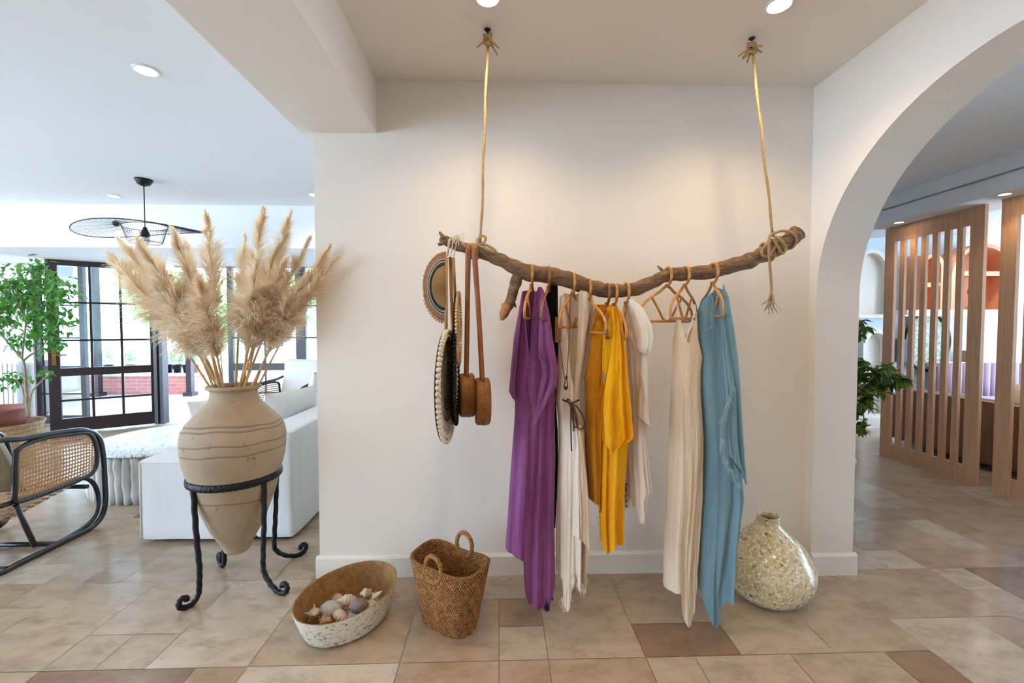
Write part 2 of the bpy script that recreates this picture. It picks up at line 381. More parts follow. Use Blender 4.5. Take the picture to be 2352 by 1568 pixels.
def weavemat(name, a, c, d, nu, nv, bump=.8, rough=.7, worn=None):
    """weave from the uv map: short slanted stitches in rows"""
    m, nt, b, out = newmat(name); b.inputs['Roughness'].default_value = rough
    co = coords(nt, 'UV', (nu, nv, 1))
    br = node(nt, 'ShaderNodeTexBrick', Scale=1.0); br.inputs['Brick Width'].default_value = 1.0; br.inputs['Row Height'].default_value = 1.0; br.inputs['Mortar Size'].default_value = .12; br.inputs['Mortar Smooth'].default_value = 1.0
    br.inputs['Color1'].default_value = lin(a); br.inputs['Color2'].default_value = lin(c); br.inputs['Mortar'].default_value = lin(d)
    nz = node(nt, 'ShaderNodeTexNoise', Scale=.8, Detail=3.0); nt.links.new(co, nz.inputs['Vector'])
    va = node(nt, 'ShaderNodeVectorMath', operation='MULTIPLY_ADD'); nt.links.new(nz.outputs['Color'], va.inputs[0]); va.inputs[1].default_value = (.5, .5, 0); nt.links.new(co, va.inputs[2])
    nt.links.new(va.outputs[0], br.inputs['Vector'])
    col = br.outputs['Color']
    n = node(nt, 'ShaderNodeTexNoise', Scale=9.0, Detail=4.0); nt.links.new(coords(nt, 'Object', (3, 3, 3)), n.inputs['Vector'])
    mx = node(nt, 'ShaderNodeMix', data_type='RGBA', blend_type='MULTIPLY'); mx.inputs[0].default_value = .6; nt.links.new(col, mx.inputs[6])
    nt.links.new(ramp(nt, n.outputs['Fac'], [(.3, (.6, .5, .4, 1)), (.6, (1.1, 1.1, 1.1, 1))]), mx.inputs[7]); col = mx.outputs[2]
    if worn:
        n2 = node(nt, 'ShaderNodeTexNoise', Scale=55.0, Detail=6.0); nt.links.new(coords(nt, 'Object', (1, 1, 2.2)), n2.inputs['Vector'])
        w = node(nt, 'ShaderNodeMapRange'); nt.links.new(n2.outputs['Fac'], w.inputs[0]); w.inputs[1].default_value = .56; w.inputs[2].default_value = .62
        m3 = node(nt, 'ShaderNodeMix', data_type='RGBA'); nt.links.new(w.outputs[0], m3.inputs[0]); m3.inputs[6].default_value = lin(worn); nt.links.new(col, m3.inputs[7]); col = m3.outputs[2]
    nt.links.new(col, b.inputs['Base Color'])
    iv = node(nt, 'ShaderNodeMath', operation='SUBTRACT'); iv.inputs[0].default_value = 1; nt.links.new(br.outputs['Fac'], iv.inputs[1])
    bp = node(nt, 'ShaderNodeBump', Strength=bump, Distance=.006); nt.links.new(iv.outputs[0], bp.inputs['Height']); nt.links.new(bp.outputs[0], b.inputs['Normal'])
    return m
M['seagrass'] = weavemat('seagrass weave', (.78, .56, .31), (.66, .44, .22), (.28, .16, .07), 78, 30, 1.0)
M['palm_in'] = weavemat('palm weave inside', (.74, .57, .36), (.66, .49, .28), (.48, .33, .17), 150, 26, .6)
M['palm_out'] = weavemat('whitewashed palm weave', (.78, .68, .52), (.72, .58, .40), (.5, .38, .25), 150, 20, .6, worn=(.90, .87, .80))
M['bag_weave'] = weavemat('fine rattan weave', (.68, .44, .17), (.60, .36, .12), (.38, .21, .07), 110, 22, .7, rough=.45)
M['pot_basket'] = weavemat('pale wicker', (.86, .74, .60), (.80, .66, .50), (.60, .46, .32), 120, 48, .8)
def canemat():
    m, nt, b, out = newmat('cane webbing'); b.inputs['Base Color'].default_value = lin((.74, .55, .36)); b.inputs['Roughness'].default_value = .5
    co = coords(nt, 'UV', (26, 13, 1)); sp = nt.nodes.new('ShaderNodeSeparateXYZ'); nt.links.new(co, sp.inputs[0])
    fs = []
    for ax in ('X', 'Y'):
        f = node(nt, 'ShaderNodeMath', operation='FRACT'); nt.links.new(sp.outputs[ax], f.inputs[0])
        s = node(nt, 'ShaderNodeMath', operation='SUBTRACT'); nt.links.new(f.outputs[0], s.inputs[0]); s.inputs[1].default_value = .5
        fs.append(s.outputs[0])
    cb = nt.nodes.new('ShaderNodeCombineXYZ'); nt.links.new(fs[0], cb.inputs[0]); nt.links.new(fs[1], cb.inputs[1])
    ln = node(nt, 'ShaderNodeVectorMath', operation='LENGTH'); nt.links.new(cb.outputs[0], ln.inputs[0])
    g = node(nt, 'ShaderNodeMath', operation='LESS_THAN'); nt.links.new(ln.outputs['Value'], g.inputs[0]); g.inputs[1].default_value = .3
    tp = nt.nodes.new('ShaderNodeBsdfTransparent'); mx = nt.nodes.new('ShaderNodeMixShader')
    nt.links.new(g.outputs[0], mx.inputs[0]); nt.links.new(b.outputs[0], mx.inputs[1]); nt.links.new(tp.outputs[0], mx.inputs[2]); nt.links.new(mx.outputs[0], out.inputs['Surface'])
    return m
M['cane'] = canemat()
def brickmat():
    m, nt, b, out = newmat('red brick'); b.inputs['Roughness'].default_value = .85
    tc = nt.nodes.new('ShaderNodeTexCoord'); sp = nt.nodes.new('ShaderNodeSeparateXYZ'); nt.links.new(tc.outputs['Object'], sp.inputs[0])
    cb = nt.nodes.new('ShaderNodeCombineXYZ'); nt.links.new(sp.outputs[0], cb.inputs[0]); nt.links.new(sp.outputs[2], cb.inputs[1])
    br = node(nt, 'ShaderNodeTexBrick', Scale=1.0); br.inputs['Brick Width'].default_value = .23; br.inputs['Row Height'].default_value = .075; br.inputs['Mortar Size'].default_value = .008
    br.inputs['Color1'].default_value = lin((.76, .46, .42)); br.inputs['Color2'].default_value = lin((.80, .52, .47)); br.inputs['Mortar'].default_value = lin((.76, .62, .58))
    nt.links.new(cb.outputs[0], br.inputs['Vector']); nt.links.new(br.outputs['Color'], b.inputs['Base Color'])
    return m
M['brick'] = brickmat()
def plumemat():
    m, nt, b, out = newmat('pampas fluff'); b.inputs['Roughness'].default_value = .9; b.inputs['Specular IOR Level'].default_value = .1
    n = node(nt, 'ShaderNodeTexNoise', Scale=14.0, Detail=3.0); nt.links.new(coords(nt), n.inputs['Vector'])
    col = ramp(nt, n.outputs['Fac'], [(.3, lin((.95, .86, .73))), (.7, lin((.99, .95, .87)))]); nt.links.new(col, b.inputs['Base Color'])
    tr = nt.nodes.new('ShaderNodeBsdfTranslucent'); nt.links.new(col, tr.inputs['Color']); mx = nt.nodes.new('ShaderNodeMixShader'); mx.inputs[0].default_value = .55
    nt.links.new(b.outputs[0], mx.inputs[1]); nt.links.new(tr.outputs[0], mx.inputs[2]); nt.links.new(mx.outputs[0], out.inputs['Surface'])
    return m
M['plume'] = plumemat()
M['stem'] = plain('dry stem', (.84, .68, .46), .6, c2=(.76, .58, .37), nscale=10, stretch=(4, 4, 1))

# ================================================================== THE SETTING
CH = 2.64; D = 2.34; XL = -0.966; XA = 1.70; XB = 1.935; YR = 2.285; BZ = 2.365
rnd = random.Random(7)
# floor: travertine slabs of mixed sizes over a grout bed
def make_floor():
    g = .2; x0, x1, y0, y1 = -9.0, 9.0, -3.0, 6.2
    nx, ny = int(round((x1-x0)/g)), int(round((y1-y0)/g)); used = [[False]*ny for _ in range(nx)]
    oy = D-.02-round((D-y0)/g)*g
    sizes = [(3, 2), (2, 2), (3, 2), (2, 1), (1, 1), (2, 1), (2, 2), (1, 1), (2, 3), (1, 2)]
    mb = MB(); tiles = []
    mb.cur = 1; mb.quad((x0, y0-.2, -.004), (x1, y0-.2, -.004), (x1, y1+.02, -.004), (x0, y1+.02, -.004)); tiles.append(None)
    mb.cur = 0
    for j in range(ny):
        for i in range(nx):
            if used[i][j]: continue
            opts = sizes[:]; rnd.shuffle(opts)
            for w, h in opts+[(1, 1)]:
                if i+w <= nx and j+h <= ny and all(not used[a][b] for a in range(i, i+w) for b in range(j, j+h)): break
            for a in range(i, i+w):
                for b in range(j, j+h): used[a][b] = True
            e = .0011; X0, Y0 = x0+i*g+e, oy+j*g+e; X1, Y1 = x0+(i+w)*g-e, min(oy+(j+h)*g-e, y1)
            mb.quad((X0, Y0, 0), (X1, Y0, 0), (X1, Y1, 0), (X0, Y1, 0)); tiles.append((rnd.random(), rnd.random(), rnd.random(), 1))
    o = S(mb, 'floor', [M['tile'], M['grout']])
    at = o.data.color_attributes.new('tile', 'FLOAT_COLOR', 'CORNER')
    for p, t in zip(o.data.polygons, tiles):
        for li in p.loop_indices: at.data[li].color = t or (0, 0, 0, 1)
make_floor()
S(MB().box((-9, -3.2, CH), (-1.0, 6.4, CH+.2)), 'ceiling', M['paint_cool'])
S(MB().box((-1.0, -3.2, CH), (XB-.05, 6.4, CH+.2)), 'ceiling', M['paint'])  # nook ceiling split off to take the paint tinted with warm light
S(MB().box((XB-.05, -3.2, CH), (9, 6.4, CH+.2)), 'ceiling', M['paint_cool'])
S(MB().box((XL, D, 0), (XA+.0, D+.22, CH)), 'wall_back', M['paint'])
S(MB().box((-.1, D+.22, 0), (.1, 6.2, CH)), 'wall_light_divider', M['paint'])  # unseen wall added to keep the light of the two rooms apart
# arch wall on the right, running towards the viewer
AC = 1.41; AR = YR-AC; AZ = 1.53
def arch_wall():
    mb = MB(); n = 40
    pts = [(AC+AR*cos(pi*i/n), AZ+(2.345-AZ)*sin(pi*i/n)) for i in range(n+1)]
    for i in range(n):
        (ya, za), (yb, zb) = pts[i], pts[i+1]
        mb.quad((XA, ya, za), (XA, ya, CH), (XA, yb, CH), (XA, yb, zb))
        mb.quad((XB, ya, CH), (XB, ya, za), (XB, yb, zb), (XB, yb, CH))
        k = len(mb.v); mb.v += [Vector(q) for q in ((XA, ya, za), (XA, yb, zb), (XB, yb, zb), (XB, ya, za))]; mb.face([k, k+1, k+2, k+3], False)
    # jambs
    mb.box((XA, YR, 0), (XB, D+.22, CH)); 
    Yn = AC-AR; mb.box((XA, -3, 0), (XB, Yn, CH))
    return mb
S(arch_wall(), 'wall_right', M['paint'])
# ceiling beam between the two rooms
mb = MB(); mb.box((-1.035, -3, BZ), (-.638, D+.001, CH)); mb.box((-1.035, D, BZ), (XL-.0, 4.6, CH)); S(mb, 'trim_1', M['paint'])
# far left room: bulkhead, door wall
YD = 6.2
S(MB().box((-9, 4.75, 2.19), (-.1, 6.2, CH)), 'trim_2', M['paint_cool'])
WT = 2.31
mb = MB(); mb.box((-9, YD, 0), (-6.42, YD+.2, CH)); mb.box((-6.42, YD, 2.27), (-1.0, YD+.2, CH)); mb.box((-1.0, YD, 0), (0, YD+.2, CH)); S(mb, 'wall_far_left', M['paint_cool'])
# left side wall with a wide window opening, front wall behind the viewer
mb = MB(); mb.box((-9.2, -3, 0), (-9, 6.4, .5)); mb.box((-9.2, -3, 2.2), (-9, 6.4, CH)); mb.box((-9.2, 4.2, .5), (-9, 6.4, 2.2)); S(mb, 'wall_left', M['paint_cool'])
mb = MB(); mb.box((-5.4, -3.2, 0), (9, -3, CH)); mb.box((-9.2, -3.2, 2.3), (-5.4, -3, CH)); S(mb, 'wall_front', M['paint'])
# right room
YW = 6.0
S(MB().box((.1, YW, 0), (9, YW+.2, CH)), 'wall_far_right', M['lightcool'])
mb = MB(); mb.box((9, -3, 0), (9.2, 6.2, .1)); mb.box((9, -3, 2.45), (9.2, 6.2, CH)); mb.box((9, 5.6, .1), (9.2, 6.2, 2.45)); mb.box((9, -3, .1), (9.2, .1, 2.45)); S(mb, 'wall_side_right', M['paint_cool'])
mb = MB(); mb.box((3.82, -3, 2.37), (4.35, 4.9, 2.50)); mb.box((3.86, -3, 2.50), (4.35, 4.9, 2.52)); mb.box((3.82, -3, 2.52), (4.35, 4.9, CH)); S(mb, 'trim_3', M['paint_cool'])
# skirting boards
def skirting(name, a, b, n, h=.115, t=.014):
    a = Vector(a); b = Vector(b); n = Vector(n).normalized(); mb = MB()
    prof = [(0, 0), (t, 0), (t, h-.012), (t*.35, h), (0, h)]
    mb.prism([a+n*p+Vector((0, 0, q)) for p, q in prof], b-a); return S(mb, name, M['skirting'])
mb = MB()
t = .016; h = .118
def sk(mb, a, b, n):
    a = Vector(a); b = Vector(b); n = Vector(n); prof = [(-.002, 0), (t, 0), (t, h-.014), (t*.4, h), (-.002, h)]
    mb.prism([a+n*p+Vector((0, 0, q)) for p, q in prof], b-a)
sk(mb, (XL-t, D, 0), (XA, D, 0), (0, -1, 0)); sk(mb, (XL, D+.0005, 0), (XL, D+.22, 0), (-1, 0, 0)); S(mb, 'baseboard_back', M['skirting'])
mb = MB(); sk(mb, (XA, YR, 0), (XB+t, YR, 0), (0, -1, 0)); sk(mb, (XB, YR+.0005, 0), (XB, D+.22, 0), (1, 0, 0)); S(mb, 'baseboard_right', M['skirting'])
# ceiling downlights
def downlight(x, y, z, label, W, r=.042, col=(1, .74, .47), group='recessed ceiling downlights', ang=140):
    e = empty('ceiling_downlight', (x, y, z), label, 'light', group)
    MB().lathe([(r*1.28, -.001), (r*1.25, -.006), (r*1.02, -.006), (r, -.002), (r, .0)], (x, y, z), 28).build('trim_ring', M['white_enamel'], e)
    m = MB(); m.lathe([(r, -.0015), (r*.5, -.002), (.0005, -.002)], (x, y, z), 24).build('lens', M['lamp'], e)
    ld = bpy.data.lights.new('downlight', 'SPOT'); ld.energy = W; ld.color = col; ld.spot_size = radians(ang); ld.spot_blend = .9; ld.shadow_soft_size = .035
    lo = bpy.data.objects.new('bulb', ld); C.objects.link(lo); lo.parent = e; lo.location = (0, 0, -.03)
    return e
q = PZ(1790, 10, CH); downlight(q.x, q.y, CH, 'recessed downlight above the right end of the branch', MAIN_W)
q = PZ(1120, -6, CH); downlight(q.x, q.y, CH, 'recessed downlight at the top edge above the left rope', MAIN_W)
downlight(-.05, .35, CH, 'added unseen downlight over the viewer, in line with the left rope', MAIN_W*.9)  # lamp added out of view to brighten the wall and clothes
downlight(1.05, .35, CH, 'added unseen downlight over the viewer, in line with the right rope', MAIN_W*.9)  # second added lamp out of view, for the same brightening
cool = (1, .93, .84)
q = PZ(335, 161, CH); downlight(q.x, q.y, CH, 'recessed downlight in the left room ceiling nearest the beam', LEFT_W, .045, cool)
q = PZ(262, 450, CH); downlight(q.x, min(q.y, 4.6), CH, 'recessed downlight by the bulkhead, left of the pendant lamp', LEFT_W, .045, cool)
q = PZ(722, 447, CH); downlight(q.x, min(q.y, 4.6), CH, 'recessed downlight by the bulkhead, against the white wall end', LEFT_W, .045, cool)
q = PZ(2065, 510, 2.37); downlight(q.x, q.y, 2.37, 'downlight in the soffit above the left slatted screen', 7, .035, group='soffit downlights', ang=110)
q = PZ(2308, 445, 2.37); downlight(q.x, q.y, 2.37, 'downlight in the soffit between the two slatted screens', 7, .035, group='soffit downlights', ang=110)
downlight(6.1, 5.3, CH, 'downlight in the far right room behind the slatted screen', RIGHT_W, .045, cool)
# ------------------------------------------------------------------ glazed garden doors
def glazed(mb, gl, o, ux, w, z0, z1, cols, rows, stile=.09, mull=.022, th=.05, rail=None, bot=.16, top=.09):
    """o: base corner, ux: unit vector along, rows: list of relative z heights of bars"""
    o = Vector(o); ux = Vector(ux).normalized(); n = Vector((-ux.y, ux.x, 0))*(th/2)
    def bar(a0, a1, b0, b1, k=1.0):
        q = [o+ux*a0-n*k+Vector((0, 0, b0)), o+ux*a1-n*k+Vector((0, 0, b0)), o+ux*a1-n*k+Vector((0, 0, b1)), o+ux*a0-n*k+Vector((0, 0, b1))]
        mb.prism(q, n*2*k)
    bar(0, stile, z0, z1); bar(w-stile, w, z0, z1); bar(stile, w-stile, z1-top, z1); bar(stile, w-stile, z0, z0+bot)
    if rail: bar(stile, w-stile, rail-.05, rail+.05)
    for i in range(1, cols):
        a = stile+(w-2*stile)*i/cols; bar(a-mull/2, a+mull/2, z0+bot, z1-top, .55)
    for zz in rows: bar(stile, w-stile, zz-mull/2, zz+mull/2, .55)
    q = [o+ux*stile-n*.06+Vector((0, 0, z0+bot)), o+ux*(w-stile)-n*.06+Vector((0, 0, z0+bot)), o+ux*(w-stile)-n*.06+Vector((0, 0, z1-top)), o+ux*stile-n*.06+Vector((0, 0, z1-top))]
    gl.prism(q, n*.12)
ROWS = [1.33, 1.76]; LROW = [.43]
# fixed side light, left
def part_frame(name, x0, x1, y=YD+.05, cols=1, rail=.76):
    mb = MB(); gl = MB(); glazed(mb, gl, (x0, y, 0), (1, 0, 0), x1-x0, 0, 2.27, cols, [.42, 1.2, 1.65], stile=.07, rail=rail, bot=.12, top=.08)
    o = S(mb, name, M['frame_brown']); gl.build('glass_pane', M['glass'], o); return o
part_frame('window_1', -6.42, -5.75)
# open leaf
a = Vector((-5.60, 5.58, 0)); b = Vector((-4.72, 6.18, 0)); w = (b-a).length
mb = MB(); gl = MB(); glazed(mb, gl, a, b-a, w+.02, .02, 2.22, 3, [.42, 1.18, 1.66], stile=.105, mull=.026, rail=.78, bot=.17, top=.10)
leaf = S(mb, 'door_1', M['frame_brown']); gl.build('glass_pane', M['glass'], leaf)
mb = MB(); u = (b-a).normalized(); n = Vector((u.y, -u.x, 0)); c = a+u*.055+n*.03+Vector((0, 0, 1.0))
mb.prism([c-u*.02-Vector((0, 0, .13)), c+u*.02-Vector((0, 0, .13)), c+u*.02+Vector((0, 0, .1)), c-u*.02+Vector((0, 0, .1))], n*.008)
mb.tube([c+n*.0, c+n*.045, c+n*.05+u*.03, c+n*.05+u*.12], .009); mb.build('handle', M['brass'], leaf)
# folded leaves at the hinge side, seen edge on
mb = MB()
for k in range(2): mb.box((-4.70+k*.06, 6.06+.02*k, .02), (-4.655+k*.06, 6.18, 2.22))
S(mb, 'door_2', M['frame_brown'])
# opening 370-~530 px is clear; then the glazed right bays
mb = MB(); mb.box((-4.5, YD+.0, 2.18), (-1.0, YD+.1, 2.27)); S(mb, 'window_frame_1', M['frame_brown'])
part_frame('window_2', -3.80, -2.79, cols=2, rail=.79); part_frame('window_3', -2.79, -1.78, cols=2, rail=.79); part_frame('window_4', -1.78, -1.0, cols=1, rail=.79)
# terrace
S(MB().box((-26, YD+.0, -.12), (4, 26, -.012)), 'ground', M['terrace'])
S(MB().box((-16, 6.4, 2.75), (2, 9.6, 2.9)), 'terrace_canopy', M['white_enamel'])
for i, x in enumerate((-7.9, -6.12, -3.4)):
    mb = MB(); mb.box((x-.05, 8.75, -.012), (x+.05, 8.85, 2.75)); mb.box((x-.09, 8.71, -.012), (x+.09, 8.89, .06))
    mb.build('terrace_post', M['frame_brown'], label=['dark terrace post seen through the open glazed door', 'dark terrace post right of the red brick planter', 'dark terrace post behind the pampas stems'][i], cat='post', group='terrace posts')
mb = MB(); mb.box((-9.8, 8.98, -.012), (-6.2, 9.4, .36)); mb.cur = 1; mb.box((-9.85, 8.94, .36), (-6.15, 9.44, .41))
mb.build('brick_planter_wall', [M['brick'], M['terrace']], label='low red brick wall with a pale coping at the terrace edge', cat='wall')
mb = MB(); mb.box((-7.95, 7.0, -.012), (-7.40, 7.4, 2.75)); mb.build('brick_pier', M['brick'], label='red brick pier beyond the fixed glazing by the ficus', cat='wall')
def leafcloud(mb, c, r, n, ls, rd, sc=(1, 1, 1)):
    c = Vector(c)
    for _ in range(n):
        d = Vector((rd.gauss(0, 1), rd.gauss(0, 1), rd.gauss(0, 1))).normalized()*r*(rd.random()**.4)
        p = c+Vector((d.x*sc[0], d.y*sc[1], d.z*sc[2])); a = Vector((rd.uniform(-1, 1), rd.uniform(-1, 1), rd.uniform(-1, .3))).normalized()
        leaf1(mb, p, a, ls*rd.uniform(.7, 1.3), rd)
def leaf1(mb, p, a, L, rd, wr=.42, curl=.15):
    s = a.cross(Vector((rd.uniform(-.4, .4), rd.uniform(-.4, .4), 1))).normalized(); up = s.cross(a)
    n0 = len(mb.v)
    mb.v += [p, p+a*L*.35+s*L*wr*.5+up*L*curl*.5, p+a*L*.35-s*L*wr*.5+up*L*curl*.5, p+a*L*.38, p+a*L*.75+s*L*wr*.28, p+a*L*.75-s*L*wr*.28, p+a*L-up*L*curl]
    for f in ((0, 1, 3), (0, 3, 2), (1, 4, 6, 3), (3, 6, 5, 2)): mb.face([n0+i for i in f])
rd = random.Random(3)
for i, (px, r_) in enumerate(((388, .14), (408, .17), (430, .13), (447, .12), (250, .16), (300, .14))):
    q = P(px, 862, 9.18); e = empty('potted_plant', (q.x, q.y, .41), 'potted plant on the brick wall, '+['first right of the open door', 'the taller yellow-green one', 'third from the open door', 'beside the dark terrace post', 'seen through the middle panes of the door', 'seen through the right panes of the door'][i], 'plant', 'potted plants on the brick wall')
    MB().lathe([(.001, 0), (.06, 0), (.085, .15), (.095, .15), (.095, .17), (.08, .17), (.078, .14), (.001, .14)], (q.x, q.y, .41), 16).build('pot', M['ceramic_black'] if i != 3 else M['terracotta'], e)
    mb = MB(); leafcloud(mb, (q.x, q.y, .41+.2+r_), r_, 160, .07, rd, (1, 1, 1.1)); mb.build('foliage', M['leaf_out'], e)
for i, (x, y, r_, h_) in enumerate(((-15.9, 15, 1.6, 2.2), (-12.6, 16.5, 1.7, 2.6), (-9.5, 14.5, 1.5, 1.9), (-6.4, 16, 1.6, 2.3), (-3.3, 15, 1.5, 2.0))):
    e = empty('garden_tree', (x, y, -.012), 'leafy garden tree beyond the terrace, '+['furthest left', 'second from the left', 'behind the open glazed door', 'behind the pampas plumes', 'furthest right by the white wall'][i], 'tree', 'garden trees')
    MB().tube([(x, y, -.012), (x+.1, y, h_*.5), (x, y, h_)], [.14, .1, .06]).build('trunk', M['trunk'], e)
    mb = MB(); leafcloud(mb, (x, y, h_), r_, 2600, .26, rd, (1, .8, .85)); mb.build('crown', M['leaf_out'], e)
# terrace table and chairs seen through the panes
e = empty('terrace_table', (-8.6, 8.3, -.012), 'pale terrace table seen through the glazed door', 'table')
MB().box((-9.2, 8.0, .70), (-8.2, 8.55, .74)).build('tabletop', M['white_enamel'], e)
for sx in (-.45, .45):
    for sy in (-.22, .22): MB().box((-8.7+sx-.02, 8.27+sy-.02, -.012), (-8.7+sx+.02, 8.27+sy+.02, .70)).build('leg', M['black_metal'], e)
def patio_chair(x, y, label):
    e = empty('terrace_chair', (x, y, -.012), label, 'chair', 'terrace chairs')
    MB().box((x-.22, y-.22, .43), (x+.22, y+.22, .47)).build('seat', M['white_enamel'], e)
    m = MB()
    for k in range(5): m.box((x-.2+k*.09, y-.22, .47), (x-.16+k*.09, y-.19, .88))
    m.box((x-.22, y-.22, .86), (x+.22, y-.19, .90)); m.build('backrest', M['black_metal'], e)
    for sx in (-.2, .2):
        for sy in (-.2, .2): MB().tube([(x+sx, y+sy, -.012), (x+sx, y+sy, .43)], .012).build('leg', M['black_metal'], e)
patio_chair(-9.0, 7.72, 'terrace chair at the table, seen through the left panes'); patio_chair(-8.42, 7.72, 'terrace chair at the table, seen through the middle panes')

# ================================================================== LEFT SIDE OF THE PHOTO
JX, JY = -1.383, 2.31
# --- jar stand
def make_stand():
    e = empty('jar_stand', (JX, JY, 0), 'black wrought iron jar stand with four scroll feet', 'stand')
    RZ = .575; RR = .212
    mb = MB(); n = 96
    def g(u, v):
        a = 2*pi*u; b = 2*pi*v
        return (JX+(RR+.008*cos(b))*cos(a), JY+(RR+.008*cos(b))*sin(a), RZ+.019*sin(b)+.0012*sin(a*50))
    mb.grid(g, n*2, 8, True, True); mb.build('ring', M['black_metal'], e)
    feet = [PZ(430, 1398, 0), PZ(648, 1366, 0), PZ(508, 1300, 0), PZ(690, 1276, 0)]
    for f in feet:
        d = Vector((f.x-JX, f.y-JY, 0)); R = d.length; d.normalize()
        path = [(RR-.005, RZ), (RR-.009, .45), (RR-.016, .30), (RR-.024, .18), (RR-.022, .10), (RR*.45+R*.55-.035, .042), (R-.02, .0105), (R+.022, .018), (R+.036, .042), (R+.022, .062), (R+.002, .055), (R+.001, .040)]
        pts = smooth([Vector((JX, JY, 0))+d*r+Vector((0, 0, z)) for r, z in path], 8)
        m = MB(); m.tube(pts, .0128, 8, lump=lambda i, k: 1+.10*sin(i*1.3+k)); m.build('leg', M['black_metal'], e)
make_stand()
# --- jar
prof = [(.001, 0), (.052, 0), (.062, .012), (.075, .05), (.120, .13), (.150, .21), (.180, .29), (.199, .36), (.2065, .405), (.222, .455), (.233, .50), (.239, .56), (.240, .61), (.232, .655), (.210, .695), (.178, .73), (.145, .765), (.120, .795), (.110, .82), (.107, .848), (.112, .856), (.124, .862), (.126, .872), (.118, .880), (.106, .876), (.098, .86), (.098, .82), (.108, .79), (.15, .74), (.2, .69), (.22, .60), (.2, .45), (.1, .2), (.001, .1)]
tab = [(i, p) for i, p in enumerate(prof)]
fine = []
for i in range(len(prof)-1):
    for k in range(4):
        r = .25*k; fine.append((prof[i][0]*(1-r)+prof[i+1][0]*r, prof[i][1]*(1-r)+prof[i+1][1]*r))
fine.append(prof[-1])
e = empty('clay_jar', (JX, JY, .17), 'large pale clay amphora jar held in the black iron stand', 'jar')
MB().lathe(fine, (JX, JY, .17), 72, fn=lambda r, z, u, v: (r*(1+.004*sin(4*pi*u+9*z)), z)).build('jar_body', M['clay'], e)
# --- pampas plumes
def plume(idx, base, tip, w, dens, label, droop=.3, plen=.6, stemr=.006, yoff=0):
    """base: inside the jar mouth; tip: end of the plume; plen: share of the length that is fluff"""
    rd = random.Random(100+idx)
    e = empty('pampas_grass', (base[0], base[1], base[2]), label, 'dried grass', 'pampas plumes in the clay jar')
    b = Vector(base); t = Vector(tip); L = (t-b).length; ax = (t-b).normalized(); side = Vector((ax.x, ax.y, 0))
    mid = b.lerp(t, .55)+Vector((0, 0, .05*L)); path = smooth([b, b.lerp(mid, .5)+Vector((0, 0, .01)), mid, t], 10)
    def at(s):
        k = s*(len(path)-1); i = min(int(k), len(path)-2); return path[i].lerp(path[i+1], k-i)
    MB().tube(path, [stemr*(1-.75*i/len(path)) for i in range(len(path))], 6).build('stem', M['stem'], e)
    mb = MB(); s0 = 1-plen; per = 15
    for _ in range(dens//per):
        s = s0+plen*(rd.random()**.9); k = (s-s0)/plen           # 0 at the plume's foot, 1 at the tip
        p = at(s); tg = (at(min(1, s+.03))-at(max(0, s-.03))).normalized()
        an = rd.uniform(0, 2*pi); o1 = tg.orthogonal().normalized(); o2 = tg.cross(o1)
        width = w*(min(1, (k+.10)*2.2)**.8)*max(.06, (1-k**1.25))*rd.uniform(.55, 1.25); lean = rd.uniform(.35, .85); dr = droop*rd.uniform(.2, 1.6); ln0 = width*1.5+.010+.028*(1-k)
        for _s in range(per):
            a2 = an+rd.gauss(0, .22); out = o1*cos(a2)+o2*sin(a2); ln = ln0*rd.uniform(.6, 1.1)
            dd = (tg*(1.0+.3*k)+out*(lean+rd.gauss(0, .08))).normalized(); q = p+tg*rd.uniform(-.02, .02); pts = [q.copy()]; nseg = 5
            for i in range(nseg):
                q = q+dd*ln/nseg; pts.append(q.copy()); dd = (dd+Vector((side.x*.10, side.y*.10, -dr*(1-.6*k)))*.42+out*.10+Vector((rd.gauss(0, .05), rd.gauss(0, .05), 0))).normalized()
            mb.ribbon(pts, [.0012, .0015, .0014, .0012, .0009, .0003], Vector((rd.uniform(-1, 1), rd.uniform(-1, 1), rd.uniform(-.5, .5))).normalized())
            i = rd.randint(2, 4); h = pts[i]; hd = (dd+Vector((rd.uniform(-1, 1), rd.uniform(-1, 1), rd.uniform(-1, .6)))*.6).normalized()*ln*.25
            mb.ribbon([h, h+hd*.6, h+hd+Vector((0, 0, -.004))], [.0008, .0007, .0002], Vector((rd.uniform(-1, 1), rd.uniform(-1, 1), 0)).normalized())
    mb.build('plume', M['plume'], e)
JZ = 1.0
